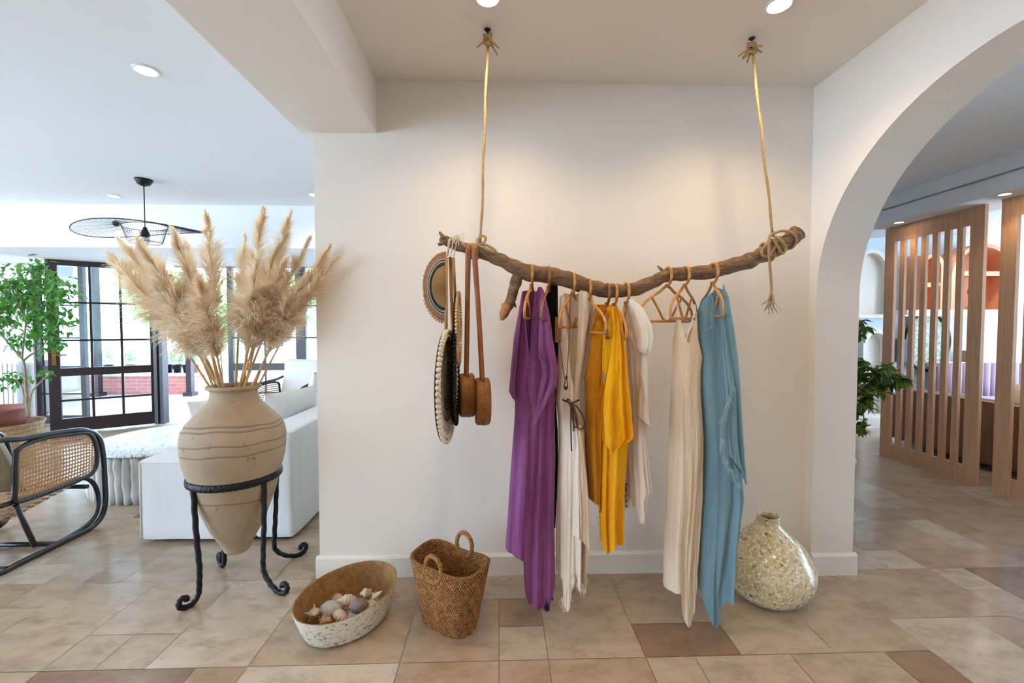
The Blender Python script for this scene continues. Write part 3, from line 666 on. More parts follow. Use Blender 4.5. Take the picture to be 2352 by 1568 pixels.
# tip px, depth, fluff half width (m), droop, label
PL = [
 (248, 585, 2.30, .085, .34, .45, 'pampas plume reaching furthest left, palest tip'),
 (272, 548, 2.40, .075, .34, .35, 'pampas plume just above the furthest left one'),
 (318, 552, 2.20, .080, .36, .40, 'left pampas plume crossing below the pendant lamp'),
 (398, 530, 2.28, .085, .42, .45, 'pampas plume with feathery tip right of the pendant lamp'),
 (425, 552, 2.42, .045, .40, .25, 'slim pampas plume between the two centre left plumes'),
 (474, 490, 2.26, .060, .30, .10, 'upright compact pampas plume with a bare thin stem, tip left of centre'),
 (562, 545, 2.45, .070, .42, .30, 'short pampas plume left of the tallest one'),
 (605, 480, 2.32, .090, .50, .35, 'tallest pampas plume with a forked dark tip'),
 (590, 600, 2.14, .100, .46, .60, 'front shaggy pampas plume hanging over the middle'),
 (668, 492, 2.36, .080, .48, .30, 'tall pampas plume leaning right of the tallest one'),
 (655, 600, 2.22, .095, .46, .50, 'full pampas plume in front, right of the middle'),
 (712, 548, 2.40, .055, .34, .25, 'thin-tipped pampas plume by the white wall end'),
 (757, 568, 2.30, .075, .44, .30, 'pampas plume reaching furthest right in front of the white wall'),
 (772, 592, 2.26, .060, .40, .30, 'brownish pampas plume just below the furthest right one'),
 (700, 640, 2.20, .085, .42, .45, 'low dense pampas plume on the right'),
 (350, 640, 2.22, .090, .42, .70, 'broad drooping pampas plume on the left'),
 (455, 640, 2.14, .090, .46, .75, 'broad drooping pampas plume left of centre'),
 (400, 700, 2.20, .080, .36, .90, 'low pampas plume hanging down at the left'),
 (640, 560, 2.30, .085, .45, .40, 'full pampas plume behind the front shaggy one'),
]
for i, (px, py, Y, w, pl, dr, lab) in enumerate(PL):
    t = P(px, py, Y); a = 2*pi*i/len(PL)*3
    kx = (px-548)/230
    base = (JX+kx*.062+.01*cos(a), JY-.0+.05*sin(a), JZ-.05)
    plume(i, base, t, w*1.62, 2700 if w > .07 else 1900, lab, dr, pl+.14, .0072 if i != 5 else .003)
# --- sofa
SX0, SX1, SY0, SY1 = -2.235, -1.285, 2.735, 4.6
def soft_box(mb, a, b, r=.03, puff=.0, n=10, seed=0):
    """box with rounded edges and a slight cushion bulge"""
    a = Vector(a); b = Vector(b); c = (a+b)/2; h = (b-a)/2; h = Vector((abs(h.x), abs(h.y), abs(h.z)))
    def sp(u, v, ax, sg):
        p = [0, 0, 0]; o = [i for i in range(3) if i != ax]
        p[ax] = sg; p[o[0]] = (2*u-1)*sg; p[o[1]] = 2*v-1
        q = Vector([p[i]*h[i] for i in range(3)])
        inn = Vector([max(-h[i]+r, min(h[i]-r, q[i])) for i in range(3)])
        d = q-inn
        if d.length > r: d = d.normalized()*r
        s = inn+d
        for i in range(3):
            j, k = [m for m in range(3) if m != i]
            s[i] *= 1+puff*cos(p[j]*pi/2)*cos(p[k]*pi/2)*(1 if puff else 0)
        nz = noise.noise(Vector((s.x*5+seed, s.y*5, s.z*5)))*.006
        return c+s+s.normalized()*nz
    for ax in range(3):
        for sg in (-1, 1): mb.grid(lambda u, v, ax=ax, sg=sg: sp(u, v, ax, sg), n, n)
    return mb
e = empty('white_sofa', ((SX0+SX1)/2, (SY0+SY1)/2, 0), 'white slipcovered sofa seen from its end, behind the clay jar', 'sofa')
soft_box(MB(), (SX0, SY0, .02), (SX1-.24, SY0+.24, .53), .025, n=16).build('armrest', M['white_slip'], e)
soft_box(MB(), (SX1-.25, SY0, .02), (SX1, SY1, .70), .03, n=18).build('backrest', M['white_slip'], e)
soft_box(MB(), (SX0, SY0+.23, .02), (SX1-.24, SY1, .40), .03, n=16).build('seat', M['white_slip'], e)
mb = MB(); # piping seams on the end
for z0_, x0_, x1_ in ((.515, SX0+.015, SX1-.25), ):
    mb.tube([(x0_, SY0-.003, z0_), (x1_, SY0-.003, z0_)], .004, 6)
mb.tube([(SX0+.012, SY0+.0, .03), (SX0+.012, SY0+.0, .51)], .004, 6); mb.build('piping', M['white_cush'], e)
MB().box((SX0+.05, SY0+.05, 0), (SX1-.05, SY1-.05, .03)).build('base', M['black_fibre'], e)
def cushion(name, c, w, h, t, rz, tilt, m, label, group='white cushions on the sofa', cat='cushion'):
    c = Vector(c); R = Matrix.Rotation(rz, 3, 'Z') @ Matrix.Rotation(tilt, 3, 'X')
    mb = MB()
    for sg in (-1, 1):
        def g(u, v, sg=sg):
            x = 2*u-1; z = 2*v-1; k = max(0, (1-x**4)*(1-z**4))**.5
            sxp = 1-.07*(1-z*z)*(abs(x)**3)-0; szp = 1-.07*(1-x*x)*(abs(z)**3)
            return c+R @ Vector((x*w/2*sxp, sg*(t/2*k+.002*noise.noise(Vector((x*3, z*3, c.x*9)))), z*h/2*szp))
        mb.grid(g, 16, 16)
    return mb.build(name, m, label=label, cat=cat, group=group)
q = P(478, 928, 3.9); cushion('cushion', (-2.02, 3.22, .62), .46, .46, .15, radians(80), radians(-14), M['white_cush'], 'white cushion on the sofa left of the clay jar neck')
cushion('cushion', (-1.66, 3.45, .63), .56, .50, .16, radians(75), radians(14), M['white_cush'], 'large white cushion right of the clay jar shoulder')
cushion('cushion', (-1.60, 4.05, .70), .58, .54, .17, radians(84), radians(12), M['white_cush'], 'white cushion with a pointed corner nearest the wall end')
# --- coffee table: ring of whitewashed driftwood, pale pebbled top
TX, TY, TR = -2.85, 3.92, .59
e = empty('coffee_table', (TX, TY, 0), 'round whitewashed driftwood log coffee table with white mosaic top', 'table')
def topmat():
    m, nt, b, out = newmat('branch slice mosaic'); b.inputs['Roughness'].default_value = .4
    v = node(nt, 'ShaderNodeTexVoronoi', Scale=30.0, feature='DISTANCE_TO_EDGE'); nt.links.new(coords(nt, 'Object', (1, 1, .01)), v.inputs['Vector'])
    nt.links.new(ramp(nt, v.outputs['Distance'], [(.012, lin((.50, .52, .52))), (.05, lin((.92, .93, .93)))]), b.inputs['Base Color'])
    return m
mb = MB(); mb.lathe([(.001, .36), (TR-.02, .36), (TR, .363), (TR+.004, .372), (TR-.004, .382), (.3, .384), (.001, .384)], (TX, TY, 0), 64); mb.build('tabletop', topmat(), e)
mb = MB(); rd = random.Random(5); n = 58
for k in range(n):
    a = 2*pi*k/n+rd.uniform(-.02, .02); r = TR-.035; rr = 2*pi*r/n*.54
    p0 = Vector((TX+r*cos(a), TY+r*sin(a), .0)); pts = [p0+Vector((rd.uniform(-.006, .006), rd.uniform(-.006, .006), .36*i/5)) for i in range(6)]
    mb.tube(pts, [rr*rd.uniform(.85, 1.1) for _ in range(6)], 8)
mb.build('log_ring', plain('whitewashed logs', (.84, .83, .80), .7, c2=(.72, .71, .69), nscale=20, stretch=(1, 1, .2), bump=.3), e)
# --- lounge chairs with looped black frames and cane sides
def make_chair():
    e = empty('lounge_chair', (-3.02, 2.62, 0), 'black bentwood lounge chair with woven cane sides at the left edge', 'armchair')
    XS = [-2.71, -3.33]
    def Q(x, y, X): 
        p = PX(x, y, -2.71); return Vector((X, p.y, max(p.z, .016)))
    r = .0165
    for X in XS:
        outer = [(-25, 1020), (60, 1006), (135, 993), (195, 988), (226, 1004), (236, 1040), (240, 1100), (242, 1150), (232, 1188), (205, 1214), (150, 1250), (95, 1280), (45, 1306), (0, 1317), (-45, 1318), (-85, 1290), (-95, 1240), (-60, 1100)]
        m = MB(); m.tube(smooth([Q(x, y, X) for x, y in outer], 7, True), r, 10, closed=True); m.build('side_loop', M['black_paint'], e)
        inner = [(47, 1027), (36, 1060), (35, 1120), (34, 1148), (50, 1150), (110, 1130), (185, 1100), (212, 1085), (222, 1060), (220, 1022), (205, 996), (170, 996), (110, 1004)]
        m = MB(); m.tube(smooth([Q(x, y, X) for x, y in inner], 6, True), r*.85, 10, closed=True); m.build('panel_frame', M['black_paint'], e)
        low = [(-60, 1195), (0, 1166), (60, 1146), (140, 1116), (190, 1098), (218, 1106), (231, 1132), (231, 1165), (222, 1190), (195, 1214), (150, 1242), (120, 1256)]
        m = MB(); m.tube(smooth([Q(x, y, X+(.02 if X < -3 else -.02)) for x, y in low], 6), r*.8, 10); m.build('lower_rail', M['black_paint'], e)
        m = MB(); m.tube([Q(36, 1160, X), Q(80, 1254, X)], r*.8, 8); m.build('brace', M['black_paint'], e)
        # cane webbing inside the panel, slightly bellied
        def g(u, v, X=X):
            xx = 38+(218-38)*u; top = interp([(38, 1038), (60, 1020), (120, 1004), (200, 996), (218, 1015)], xx); bot = interp([(38, 1150), (60, 1148), (120, 1126), (200, 1092), (218, 1065)], xx)
            p = Q(xx, bot+(top-bot)*v, X); p.x += (.012)*sin(pi*u)*sin(pi*v)*(1 if X > -3 else -1); return p
        m = MB(); m.grid(g, 30, 16); m.build('cane_panel', M['cane'], e)
    y = PZ(110, 1256, 0).y
    for yy in (y, y-.28): MB().tube([(XS[0], yy, .020), (XS[1], yy, .020)], .015, 10).build('cross_bar', M['black_paint'], e)
    for yy, zz in ((2.92, .30), (2.36, .22)): MB().tube([(XS[0]-.0, yy, zz), (XS[1], yy, zz)], .014, 10).build('cross_bar', M['black_paint'], e)
    m = MB(); m.grid(lambda u, v: (XS[0]-.03-(.56)*u, 2.36+.56*v, .27+.09*v), 8, 8); m.grid(lambda u, v: (XS[0]-.03-(.56)*u, 2.36+.56*v, .25+.09*v), 8, 8); m.build('seat', M['cane'], e)
    # reclined back: frame and cane
    m = MB(); bp = [(XS[0]-.03, 2.44, .26), (XS[0]-.03, 2.30, .55), (XS[0]-.05, 2.21, .78), (XS[0]-.12, 2.18, .84), (XS[1]+.12, 2.18, .84), (XS[1]+.05, 2.21, .78), (XS[1]+.03, 2.30, .55), (XS[1]+.03, 2.44, .26)]
    m.tube(smooth(bp, 5), .014, 8); m.build('back_frame', M['black_paint'], e)
    m = MB(); m.grid(lambda u, v: (XS[0]-.05-(.52)*u, 2.43-.24*v, .28+.54*v), 10, 10); m.build('backrest', M['cane'], e)
    return e
ch = make_chair()
ch2 = copy_tree(ch)
ch2.location = (-2.42, 5.25, 0); ch2.rotation_euler = (0, 0, radians(168)); ch2['label'] = 'black looped lounge chair beyond the sofa, behind the jar neck'
cushion('seat_cushion', (-3.0, 2.50, .62), .52, .50, .14, 0, radians(22), plain('sage stripe cushion', (.72, .70, .62), .9, c2=(.62, .60, .50), nscale=12, stretch=(1, 12, 1)), 'greyish striped back cushion in the lounge chair at the left edge', None, 'cushion')
cushion('back_cushion', (-2.42, 5.48, .74), .54, .46, .14, 0, radians(-16), M['white_cush'], 'white back cushion in the lounge chair beyond the sofa', None, 'cushion')
cushion('seat_pad', (-2.42, 5.20, .42), .50, .52, .12, 0, radians(90), M['white_cush'], 'white seat pad in the lounge chair beyond the sofa', None, 'cushion')
# --- ficus in pot in basket
FX, FY = -4.78, 4.25
e = empty('planter_basket', (FX, FY, 0), 'pale wicker planter basket holding the terracotta pot', 'basket')
MB().lathe([(.001, .01), (.22, .0), (.25, .02), (.29, .22), (.33, .42), (.34, .43), (.335, .44), (.31, .43), (.28, .22), (.23, .03), (.001, .03)], (FX, FY, 0), 48).build('basket_body', M['pot_basket'], e)
e = empty('ficus_tree', (FX-.05, FY, .03), 'weeping ficus tree in a terracotta plastic pot by the glazed door', 'plant')
MB().lathe([(.001, 0), (.20, 0), (.235, .40), (.245, .41), (.255, .47), (.265, .53), (.275, .545), (.262, .55), (.245, .50), (.235, .45), (.001, .44)], (FX-.05, FY, .03), 40).build('pot', M['terracotta'], e)
MB().lathe([(.236, .455), (.1, .47), (.001, .47)], (FX-.05, FY, .03), 24).build('soil', M['soil'], e)
mb = MB(); B = Vector((FX+.05, FY, .49))
def F3(x, y, dy=0): return P(x, y, FY+dy)
base = F3(64, 930); base.z = .49
br = [[base, F3(60, 890), F3(56, 840), F3(50, 822)], [F3(50, 822), F3(55, 780), F3(60, 740), F3(66, 690, .05)], [F3(50, 822), F3(25, 795), F3(0, 765), F3(-30, 740)], [F3(52, 830), F3(70, 815, .05), F3(95, 800, .1), F3(112, 770, .1)],
      [base, F3(72, 905), F3(90, 880), F3(112, 860)], [base, F3(55, 905), F3(48, 885), F3(36, 870)], [F3(60, 740), F3(40, 690), F3(20, 650, -.1)], [F3(60, 740), F3(85, 690), F3(95, 640, .1)]]
for k, pts in enumerate(br): mb.tube(smooth(pts, 5), [(.016 if k in (0,) else .009)*(1-.5*i/(3*5)) for i in range(len(smooth(pts, 5)))], 7)
mb.build('trunk', M['trunk'], e)
mb = MB(); rd = random.Random(11)
blobs = [(70, 640, 42, 190), (30, 665, 34, 130), (95, 670, 32, 130), (60, 700, 45, 200), (10, 700, 30, 100), (100, 725, 26, 110), (75, 760, 30, 130), (5, 735, 28, 90), (115, 790, 20, 70), (42, 785, 16, 40), (10, 868, 22, 60), (48, 870, 14, 35), (100, 860, 14, 30), (130, 690, 34, 110), (150, 660, 26, 80), (140, 735, 30, 90), (-30, 680, 40, 120), (85, 610, 22, 60)]
for x, y, r_, n in blobs:
    c = F3(x, y, .05); R = r_*FY/1000*1.15
    for _ in range(int(n*.75)):
        d = Vector((rd.gauss(0, 1), rd.gauss(0, 1)*1.3, rd.gauss(0, 1))).normalized()*R*rd.random()**.4
        leaf1(mb, c+d, Vector((rd.uniform(-1, 1), rd.uniform(-1, 1), rd.uniform(-1.2, .1))).normalized(), rd.uniform(.05, .085), rd, .5)
mb.build('foliage', M['leaf'], e)
# --- radiator on the far wall
e = empty('radiator', (-6.93, 6.12, .1), 'white ribbed radiator on the wall behind the ficus', 'radiator')
mb = MB()
for k in range(16): mb.box((-7.45+k*.062, 6.03, .12), (-7.45+k*.062+.045, 6.10, .86))
mb.build('ribs', M['white_enamel'], e); MB().box((-7.46, 6.045, .10), (-6.46, 6.085, .15)).box((-7.46, 6.045, .83), (-6.46, 6.085, .88)).box((-7.2, 6.08, .3), (-7.1, 6.195, .36)).box((-7.4, 6.05, .0), (-7.36, 6.08, .11)).box((-6.56, 6.05, .0), (-6.52, 6.08, .11)).build('manifold', M['white_enamel'], e)
# --- pendant lamp: wavy wire disc
q = PZ(330, 412, CH); LX, LY = q.x, q.y
zc = P(330, 536, LY).z
e = empty('pendant_lamp', (LX, LY, CH), 'black wire pendant lamp with a wide wavy brim above the lounge', 'lamp')
MB().lathe([(.001, 0), (.066, 0), (.064, -.012), (.045, -.045), (.012, -.06), (.001, -.062)], (LX, LY, CH), 32).build('canopy', M['black_metal'], e)
MB().tube([(LX, LY, CH-.06), (LX, LY, zc+.05)], .004, 8).build('cord', M['black_metal'], e)
MB().lathe([(.001, .06), (.012, .055), (.02, .03), (.034, 0), (.034, -.03), (.001, -.03)], (LX, LY, zc), 20).build('socket', M['black_metal'], e)
MB().sphere((LX, LY, zc-.07), .04, 16, 12).build('bulb', M['white_enamel'], e)
def wave(a, s=1.0):
    r = .47; return Vector((LX-.01+r*cos(a)*s*1.0, LY+r*sin(a)*s*.95, 1.35+.85+.037*sin(a)+.026*cos(a)-.03*cos(2*a)))
ring = [wave(2*pi*i/96) for i in range(96)]
MB().tube(ring, .0042, 6, closed=True).build('outer_ring', M['black_metal'], e)
inn = [Vector((LX+.16*cos(2*pi*i/48), LY+.16*sin(2*pi*i/48), zc+.06+.012*cos(2*pi*i/48))) for i in range(48)]
MB().tube(inn, .003, 6, closed=True).build('inner_ring', M['black_metal'], e)
cap = [Vector((LX+.12*cos(2*pi*i/48), LY+.12*sin(2*pi*i/48), zc-.08)) for i in range(48)]
mb = MB(); mb.tube(cap, .003, 6, closed=True)
for i in range(48): mb.tube([inn[i], cap[i]], .0014, 4)
mb.build('cage', M['black_metal'], e)
mb = MB()
for i in range(64): a_ = 2*pi*i/64; mb.tube([wave(a_), inn[int(i*48/64) % 48]], .0013, 4)
mb.build('brim_wires', M['black_metal'], e)
q = P(266, 513, 4.735); MB().sphere(q, .03, 14, 10).box(q+Vector((-.012, 0, -.012)), (q.x+.012, 4.752, q.z+.012)).build('motion_sensor', M['ceramic_black'], label='small black ball sensor on the white bulkhead, left of the pendant lamp', cat='sensor')

# ================================================================== FLOOR THINGS IN THE NOOK
# --- oval shell basket
OX, OY, OR = -.692, 1.975, radians(53)
def oval(mb, prof, mat_name, parent, nm):
    def fn(r, z, u, v): return (r*(1+.004*sin(u*2*pi*90)*(1 if z > .02 else 0)), z+.012*z/.14*cos(2*pi*u-.4)+.0015*sin(z*600))
    mb.lathe(prof, (OX, OY, 0), 180, .965, .76, OR, fn); return mb.build(nm, M[mat_name], parent)
e = empty('shell_basket', (OX, OY, 0), 'oval whitewashed woven basket holding seashells on the floor', 'basket')
def seg(pr, k=5):
    out = []
    for i in range(len(pr)-1):
        for j in range(k): t_ = j/k; out.append((pr[i][0]*(1-t_)+pr[i+1][0]*t_, pr[i][1]*(1-t_)+pr[i+1][1]*t_))
    return out+[pr[-1]]
oval(MB(), seg([(.001, .004), (.175, .003), (.198, .012), (.218, .06), (.235, .105), (.246, .142), (.247, .150)]), 'palm_out', e, 'outer_weave')
oval(MB(), seg([(.247, .150), (.241, .150), (.229, .105), (.212, .06), (.192, .018), (.17, .012), (.001, .012)]), 'palm_in', e, 'inner_weave')
# --- seashells
def shell(kind, p, s, rz, rx, mats, label, idx):
    rd = random.Random(idx*7+1); R = Matrix.Rotation(rz, 3, 'Z') @ Matrix.Rotation(rx, 3, 'X'); p = Vector(p)
    mb = MB()
    if kind == 'conch':      # knobbly whorled conch
        def g(u, v):
            a = 2*pi*u; z = v*2-1
            r = (.55*max(0, 1-((z+.15)/.9)**2)**.6 if z > -1.0 else 0)
            r = interp([(-1, .02), (-.6, .22), (-.1, .50), (.25, .55), (.45, .40), (.6, .30), (.75, .18), (.9, .10), (1, .01)], z)
            k = abs(sin(2.5*a+3*z)); r *= 1+(.42*k**5 if -.05 < z < .38 else .10*k**3)+.05*sin(z*28+a)
            return p+R @ Vector((r*s*cos(a)*1.05, r*s*sin(a)*.85, z*s*.85))
        mb.grid(g, 40, 36, wu=True)
    elif kind == 'whelk':    # smooth ridged spiral
        def g(u, v):
            a = 2*pi*u; z = v*2-1
            r = interp([(-1, .03), (-.7, .28), (-.2, .55), (.2, .50), (.5, .34), (.8, .16), (1, .01)], z)*(1+.07*sin(z*22+a)+.03*sin(z*70))
            return p+R @ Vector((r*s*cos(a), r*s*sin(a)*.9, z*s))
        mb.grid(g, 32, 50, wu=True)
    elif kind == 'ridged':   # domed ribbed shell
        def g(u, v):
            a = 2*pi*u; ph = v*pi; r = sin(ph)*(1+.06*cos(a*14))
            return p+R @ Vector((r*s*.85*cos(a)+.15*s*cos(ph), r*s*.70*sin(a), -cos(ph)*s*.55))
        mb.grid(g, 84, 22, wu=True)
    elif kind == 'star':     # branching spiny murex
        def g(u, v):
            a = 2*pi*u; z = v*2-1; r = interp([(-1, .02), (-.5, .25), (0, .45), (.5, .28), (1, .02)], z)
            r *= 1+.9*max(0, sin(5*a))**6*max(0, sin(z*7+1))**2+.05*sin(z*30)
            return p+R @ Vector((r*s*cos(a), r*s*sin(a)*.8, z*s*.9))
        mb.grid(g, 60, 40, wu=True)
    return mb.build('seashell', mats, label=label, cat='seashell', group='seashells in the oval basket')
def shmat(n, a, c, sc=25): return plain(n, a, .45, c2=c, nscale=sc, stretch=(1, 1, 3), bump=.2, bscale=80)
s1 = shmat('ivory shell', (.86, .81, .72), (.74, .66, .56)); s2 = shmat('pinkish shell', (.80, .68, .60), (.88, .82, .76)); s3 = shmat('purple grey shell', (.48, .43, .45), (.58, .52, .53), 40); s4 = shmat('tan speckled shell', (.80, .66, .48), (.62, .46, .34), 60); s5 = shmat('pale grey shell', (.78, .76, .74), (.68, .64, .62))
def bp(x, y, z): return PZ(x, y, z)
SH = [('star', 722, 1408, .075, .060, 0.4, 1.2, s1, 'white spiny shell standing at the left end of the basket'),
 ('conch', 746, 1424, .060, .046, 1.2, 1.4, s4, 'tan speckled round shell at the front left of the pile'),
 ('ridged', 762, 1397, .085, .055, .3, .2, s5, 'large smooth pale grey shell left of the middle'),
 ('ridged', 781, 1414, .072, .044, 2.0, .6, s2, 'white ribbed shell at the front centre'),
 ('whelk', 776, 1374, .095, .040, .9, 1.3, s4, 'brown shell at the back left of the pile'),
 ('whelk', 798, 1378, .100, .050, -1.0, 1.25, s2, 'pink spiral shell lying behind the purple one'),
 ('ridged', 823, 1391, .100, .048, .8, .3, s3, 'purple grey domed shell in the middle of the pile'),
 ('conch', 808, 1416, .072, .040, 2.2, 1.1, s5, 'pale grey shell below the purple one'),
 ('conch', 841, 1362, .112, .036, 0.6, .5, s1, 'small ivory shell standing at the back'),
 ('star', 862, 1370, .100, .044, 1.7, .9, s1, 'spiky cream shell at the right of the pile'),
 ('conch', 855, 1388, .085, .036, 2.9, 1.3, s2, 'pinkish knobbed shell right of the purple one'),
 ('whelk', 880, 1382, .088, .032, .2, 1.4, s5, 'grey curled shell at the right end of the basket'),
 ('whelk', 745, 1400, .045, .040, 2.3, 1.5, s2, 'pinkish shell half hidden behind the white spiny one'),
 ('ridged', 840, 1405, .070, .030, 1.0, .2, s1, 'small ivory shell against the front rim')]
for i, (k, x, y, z, s, rz, rx, m, lab) in enumerate(SH): shell(k, bp(x, y, z), s, rz, rx, m, lab, i)
for k in range(0): pass
M['grass_wrap'] = plain('seagrass wrap', (.70, .50, .27), .75, c2=(.56, .37, .18), nscale=70, bump=.6, bscale=200)
# --- seagrass tote
TX2, TY2, TA = -.225, 1.955, radians(-35)
def rrect(u, a, b, ex=3.2):
    t_ = 2*pi*u; c_, s_ = cos(t_), sin(t_)
    return a*math.copysign(abs(c_)**(2/ex), c_), b*math.copysign(abs(s_)**(2/ex), s_)
def arclen(a, b, ex=3.2, n=720):
    q = [rrect(i/n, a, b, ex) for i in range(n+1)]; L = [0]
    for i in range(n): L.append(L[-1]+math.hypot(q[i+1][0]-q[i][0], q[i+1][1]-q[i][1]))
    return [(l/L[-1], i/n) for i, l in enumerate(L)]
AL = arclen(.156, .097)
import bisect
ALK = [q[0] for q in AL]
def remap(u):
    i = min(max(bisect.bisect_left(ALK, u), 1), len(AL)-1); a, b = AL[i-1], AL[i]; k = (u-a[0])/((b[0]-a[0]) or 1); return a[1]+(b[1]-a[1])*k
e = empty('seagrass_tote', (TX2, TY2, 0), 'brown woven seagrass tote basket with two round handles', 'basket')
ca, sa = cos(TA), sin(TA)
def tote(u, v, inner):
    H = .30; z = H*v
    a = .125+.062*v-(.012 if inner else 0); b = .078+.038*v-(.012 if inner else 0)
    u0 = remap(u); x, y = rrect(u0, a, b)
    rim = .006*cos(4*pi*u)*v*v+.006*sin(2*pi*u*3)*v*v
    # woven stitches
    row = math.floor(v*38); st = sin(2*pi*(u*95+.5*(row % 2))+v*38*1.2)
    w = .0028*st*abs(sin(pi*v*38))
    k = 1+(w if not inner else -w)/.12
    # long sides pinch in a bit at the middle
    pin = 1
    x *= k; y *= k*pin; zz = z+rim+(.012 if inner and v < .01 else 0)
    return (TX2+x*ca-y*sa, TY2+x*sa+y*ca, max(zz, .001))
mb = MB(); mb.grid(lambda u, v: tote(u, v, False), 480, 150, wu=True)
mb.grid(lambda u, v: tuple(Vector((TX2, TY2, .001)).lerp(Vector(tote(u, 0, False)), v)), 60, 3, wu=True); mb.build('outer_weave', M['seagrass'], e)
mb = MB(); mb.grid(lambda u, v: tote(u, 1-v, True), 480, 120, wu=True)
mb.grid(lambda u, v: tuple(Vector(tote(u, 0, True)).lerp(Vector((TX2, TY2, .012)), v)), 60, 3, wu=True)
mb.grid(lambda u, v: tuple(Vector(tote(u, 1, False)).lerp(Vector(tote(u, 1, True)), v)+Vector((0, 0, .004*sin(pi*v)))), 480, 3, wu=True)
mb.build('inner_weave', M['seagrass'], e)
for sg, zoff in ((-1, 0.0), (1, .02)):
    pts = []
    for i in range(40):
        a_ = 2*pi*i/40; x = .046*cos(a_); z = .297+zoff+.052*sin(a_)*1.1; y = sg*(.106)
        pts.append(Vector((TX2+x*ca-y*sa, TY2+x*sa+y*ca, z)))
    MB().tube(pts, .0098, 8, closed=True, lump=lambda i, k: 1+.14*sin(i*2.4+k*.8)).build('handle', M['grass_wrap'], e)
# --- capiz vase
VX, VY = 1.345, 2.105
e = empty('mosaic_vase', (VX, VY, 0), 'squat cream capiz shell mosaic vase on the floor by the column', 'vase')
vp = [(.001, .002), (.10, .0), (.135, .012), (.172, .045), (.196, .09), (.205, .135), (.200, .18), (.180, .23), (.148, .275), (.112, .312), (.078, .345), (.058, .372), (.052, .395), (.053, .408), (.048, .411), (.043, .404), (.042, .38), (.08, .33), (.15, .24), (.18, .13), (.1, .03), (.001, .03)]
sm = smooth([Vector((r, 0, z)) for r, z in vp], 5)
MB().lathe([(max(q.x, .001), q.z) for q in sm], (VX, VY, 0), 80, fn=lambda r, z, u, v: (r*(1+.05*cos(2*pi*u+.6)*min(1, z*6)*(z < .3)+.02*sin(4*pi*u)), z)).build('vase_body', M['mosaic'], e)
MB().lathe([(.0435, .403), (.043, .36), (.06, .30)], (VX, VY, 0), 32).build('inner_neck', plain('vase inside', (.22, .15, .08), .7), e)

# ================================================================== THE BRANCH AND WHAT HANGS FROM IT
YB = 1.94
def B_(x, y, dy=0): return P(x, y, YB+dy)
e = empty('driftwood_branch', B_(1420, 668), 'crooked driftwood branch hung on two ropes as a clothes rail', 'branch')
cl = [(1012, 546, 7), (1022, 552, 10), (1045, 562, 12), (1080, 573, 12), (1110, 582, 13), (1150, 597, 14), (1185, 614, 17), (1215, 626, 19), (1260, 631, 20), (1300, 642, 19), (1350, 657, 17), (1390, 667, 16), (1430, 668, 15), (1470, 660, 15), (1505, 645, 14), (1535, 632, 15), (1580, 628, 15), (1630, 624, 16), (1680, 610, 17), (1720, 598, 18), (1750, 585, 17), (1790, 565, 18), (1815, 548, 18), (1832, 534, 18)]
pts = smooth([B_(x, y, .012*sin(x*.02)) for x, y, r in cl], 8); rs = []
for i in range(len(pts)):
    k = i/8; j = min(int(k), len(cl)-2); rs.append((cl[j][2]+(cl[j+1][2]-cl[j][2])*(k-j))*YB/1000)
def lump(sc, amp): return lambda i, k: 1+amp*noise.noise(Vector((i*sc, cos(k*2*pi/14)*1.2, sin(k*2*pi/14)*1.2)))
mb = MB(); mb.tube(pts, rs, 14, lump=lump(.22, .28)); mb.build('main_limb', M['bark'], e)
def limb(name, ptr, m=M['bark']):
    p_ = smooth([B_(x, y, d) for x, y, r, d in ptr], 6); r_ = [sinterp([(i*6, q[2]*YB/1000) for i, q in enumerate(ptr)], i) for i in range(len(p_))]
    mb = MB(); mb.tube(p_, r_, 12, lump=lump(.3, .3)); return mb.build(name, m, e)
limb('side_limb', [(1200, 618, 15, 0), (1188, 640, 14, 0), (1180, 665, 12, -.01), (1172, 690, 12, -.015), (1164, 708, 11, -.02), (1156, 726, 8, -.02), (1152, 734, 4, -.02)])
limb('split_end', [(1166, 700, 11.5, -.022), (1158, 718, 10, -.026), (1153, 730, 6, -.026), (1150, 735, 2, -.026)], M['cut_wood'])
limb('twig', [(1172, 690, 5, 0), (1180, 697, 4, 0), (1185, 706, 1.5, 0)]); limb('twig', [(1528, 628, 5, 0), (1520, 620, 4, 0), (1510, 610, 1.2, 0)])
limb('twig', [(1025, 556, 6, 0), (1014, 559, 5, 0), (1006, 562, 3, 0)]); limb('twig', [(1738, 598, 7, -.01), (1737, 606, 5, -.01), (1735, 611, 1.5, -.01)])
limb('twig', [(1020, 548, 6, 0), (1013, 538, 4, 0), (1009, 532, 2, 0)])
q = B_(1834, 532); mb = MB(); d_ = (pts[-1]-pts[-6]).normalized(); mb.tube([pts[-1]-d_*.004, pts[-1]+d_*.003], [.0335, .031], 16); mb.build('sawn_end', plain('sawn end', (.42, .36, .32), .8, c2=(.28, .22, .18), nscale=40), e)
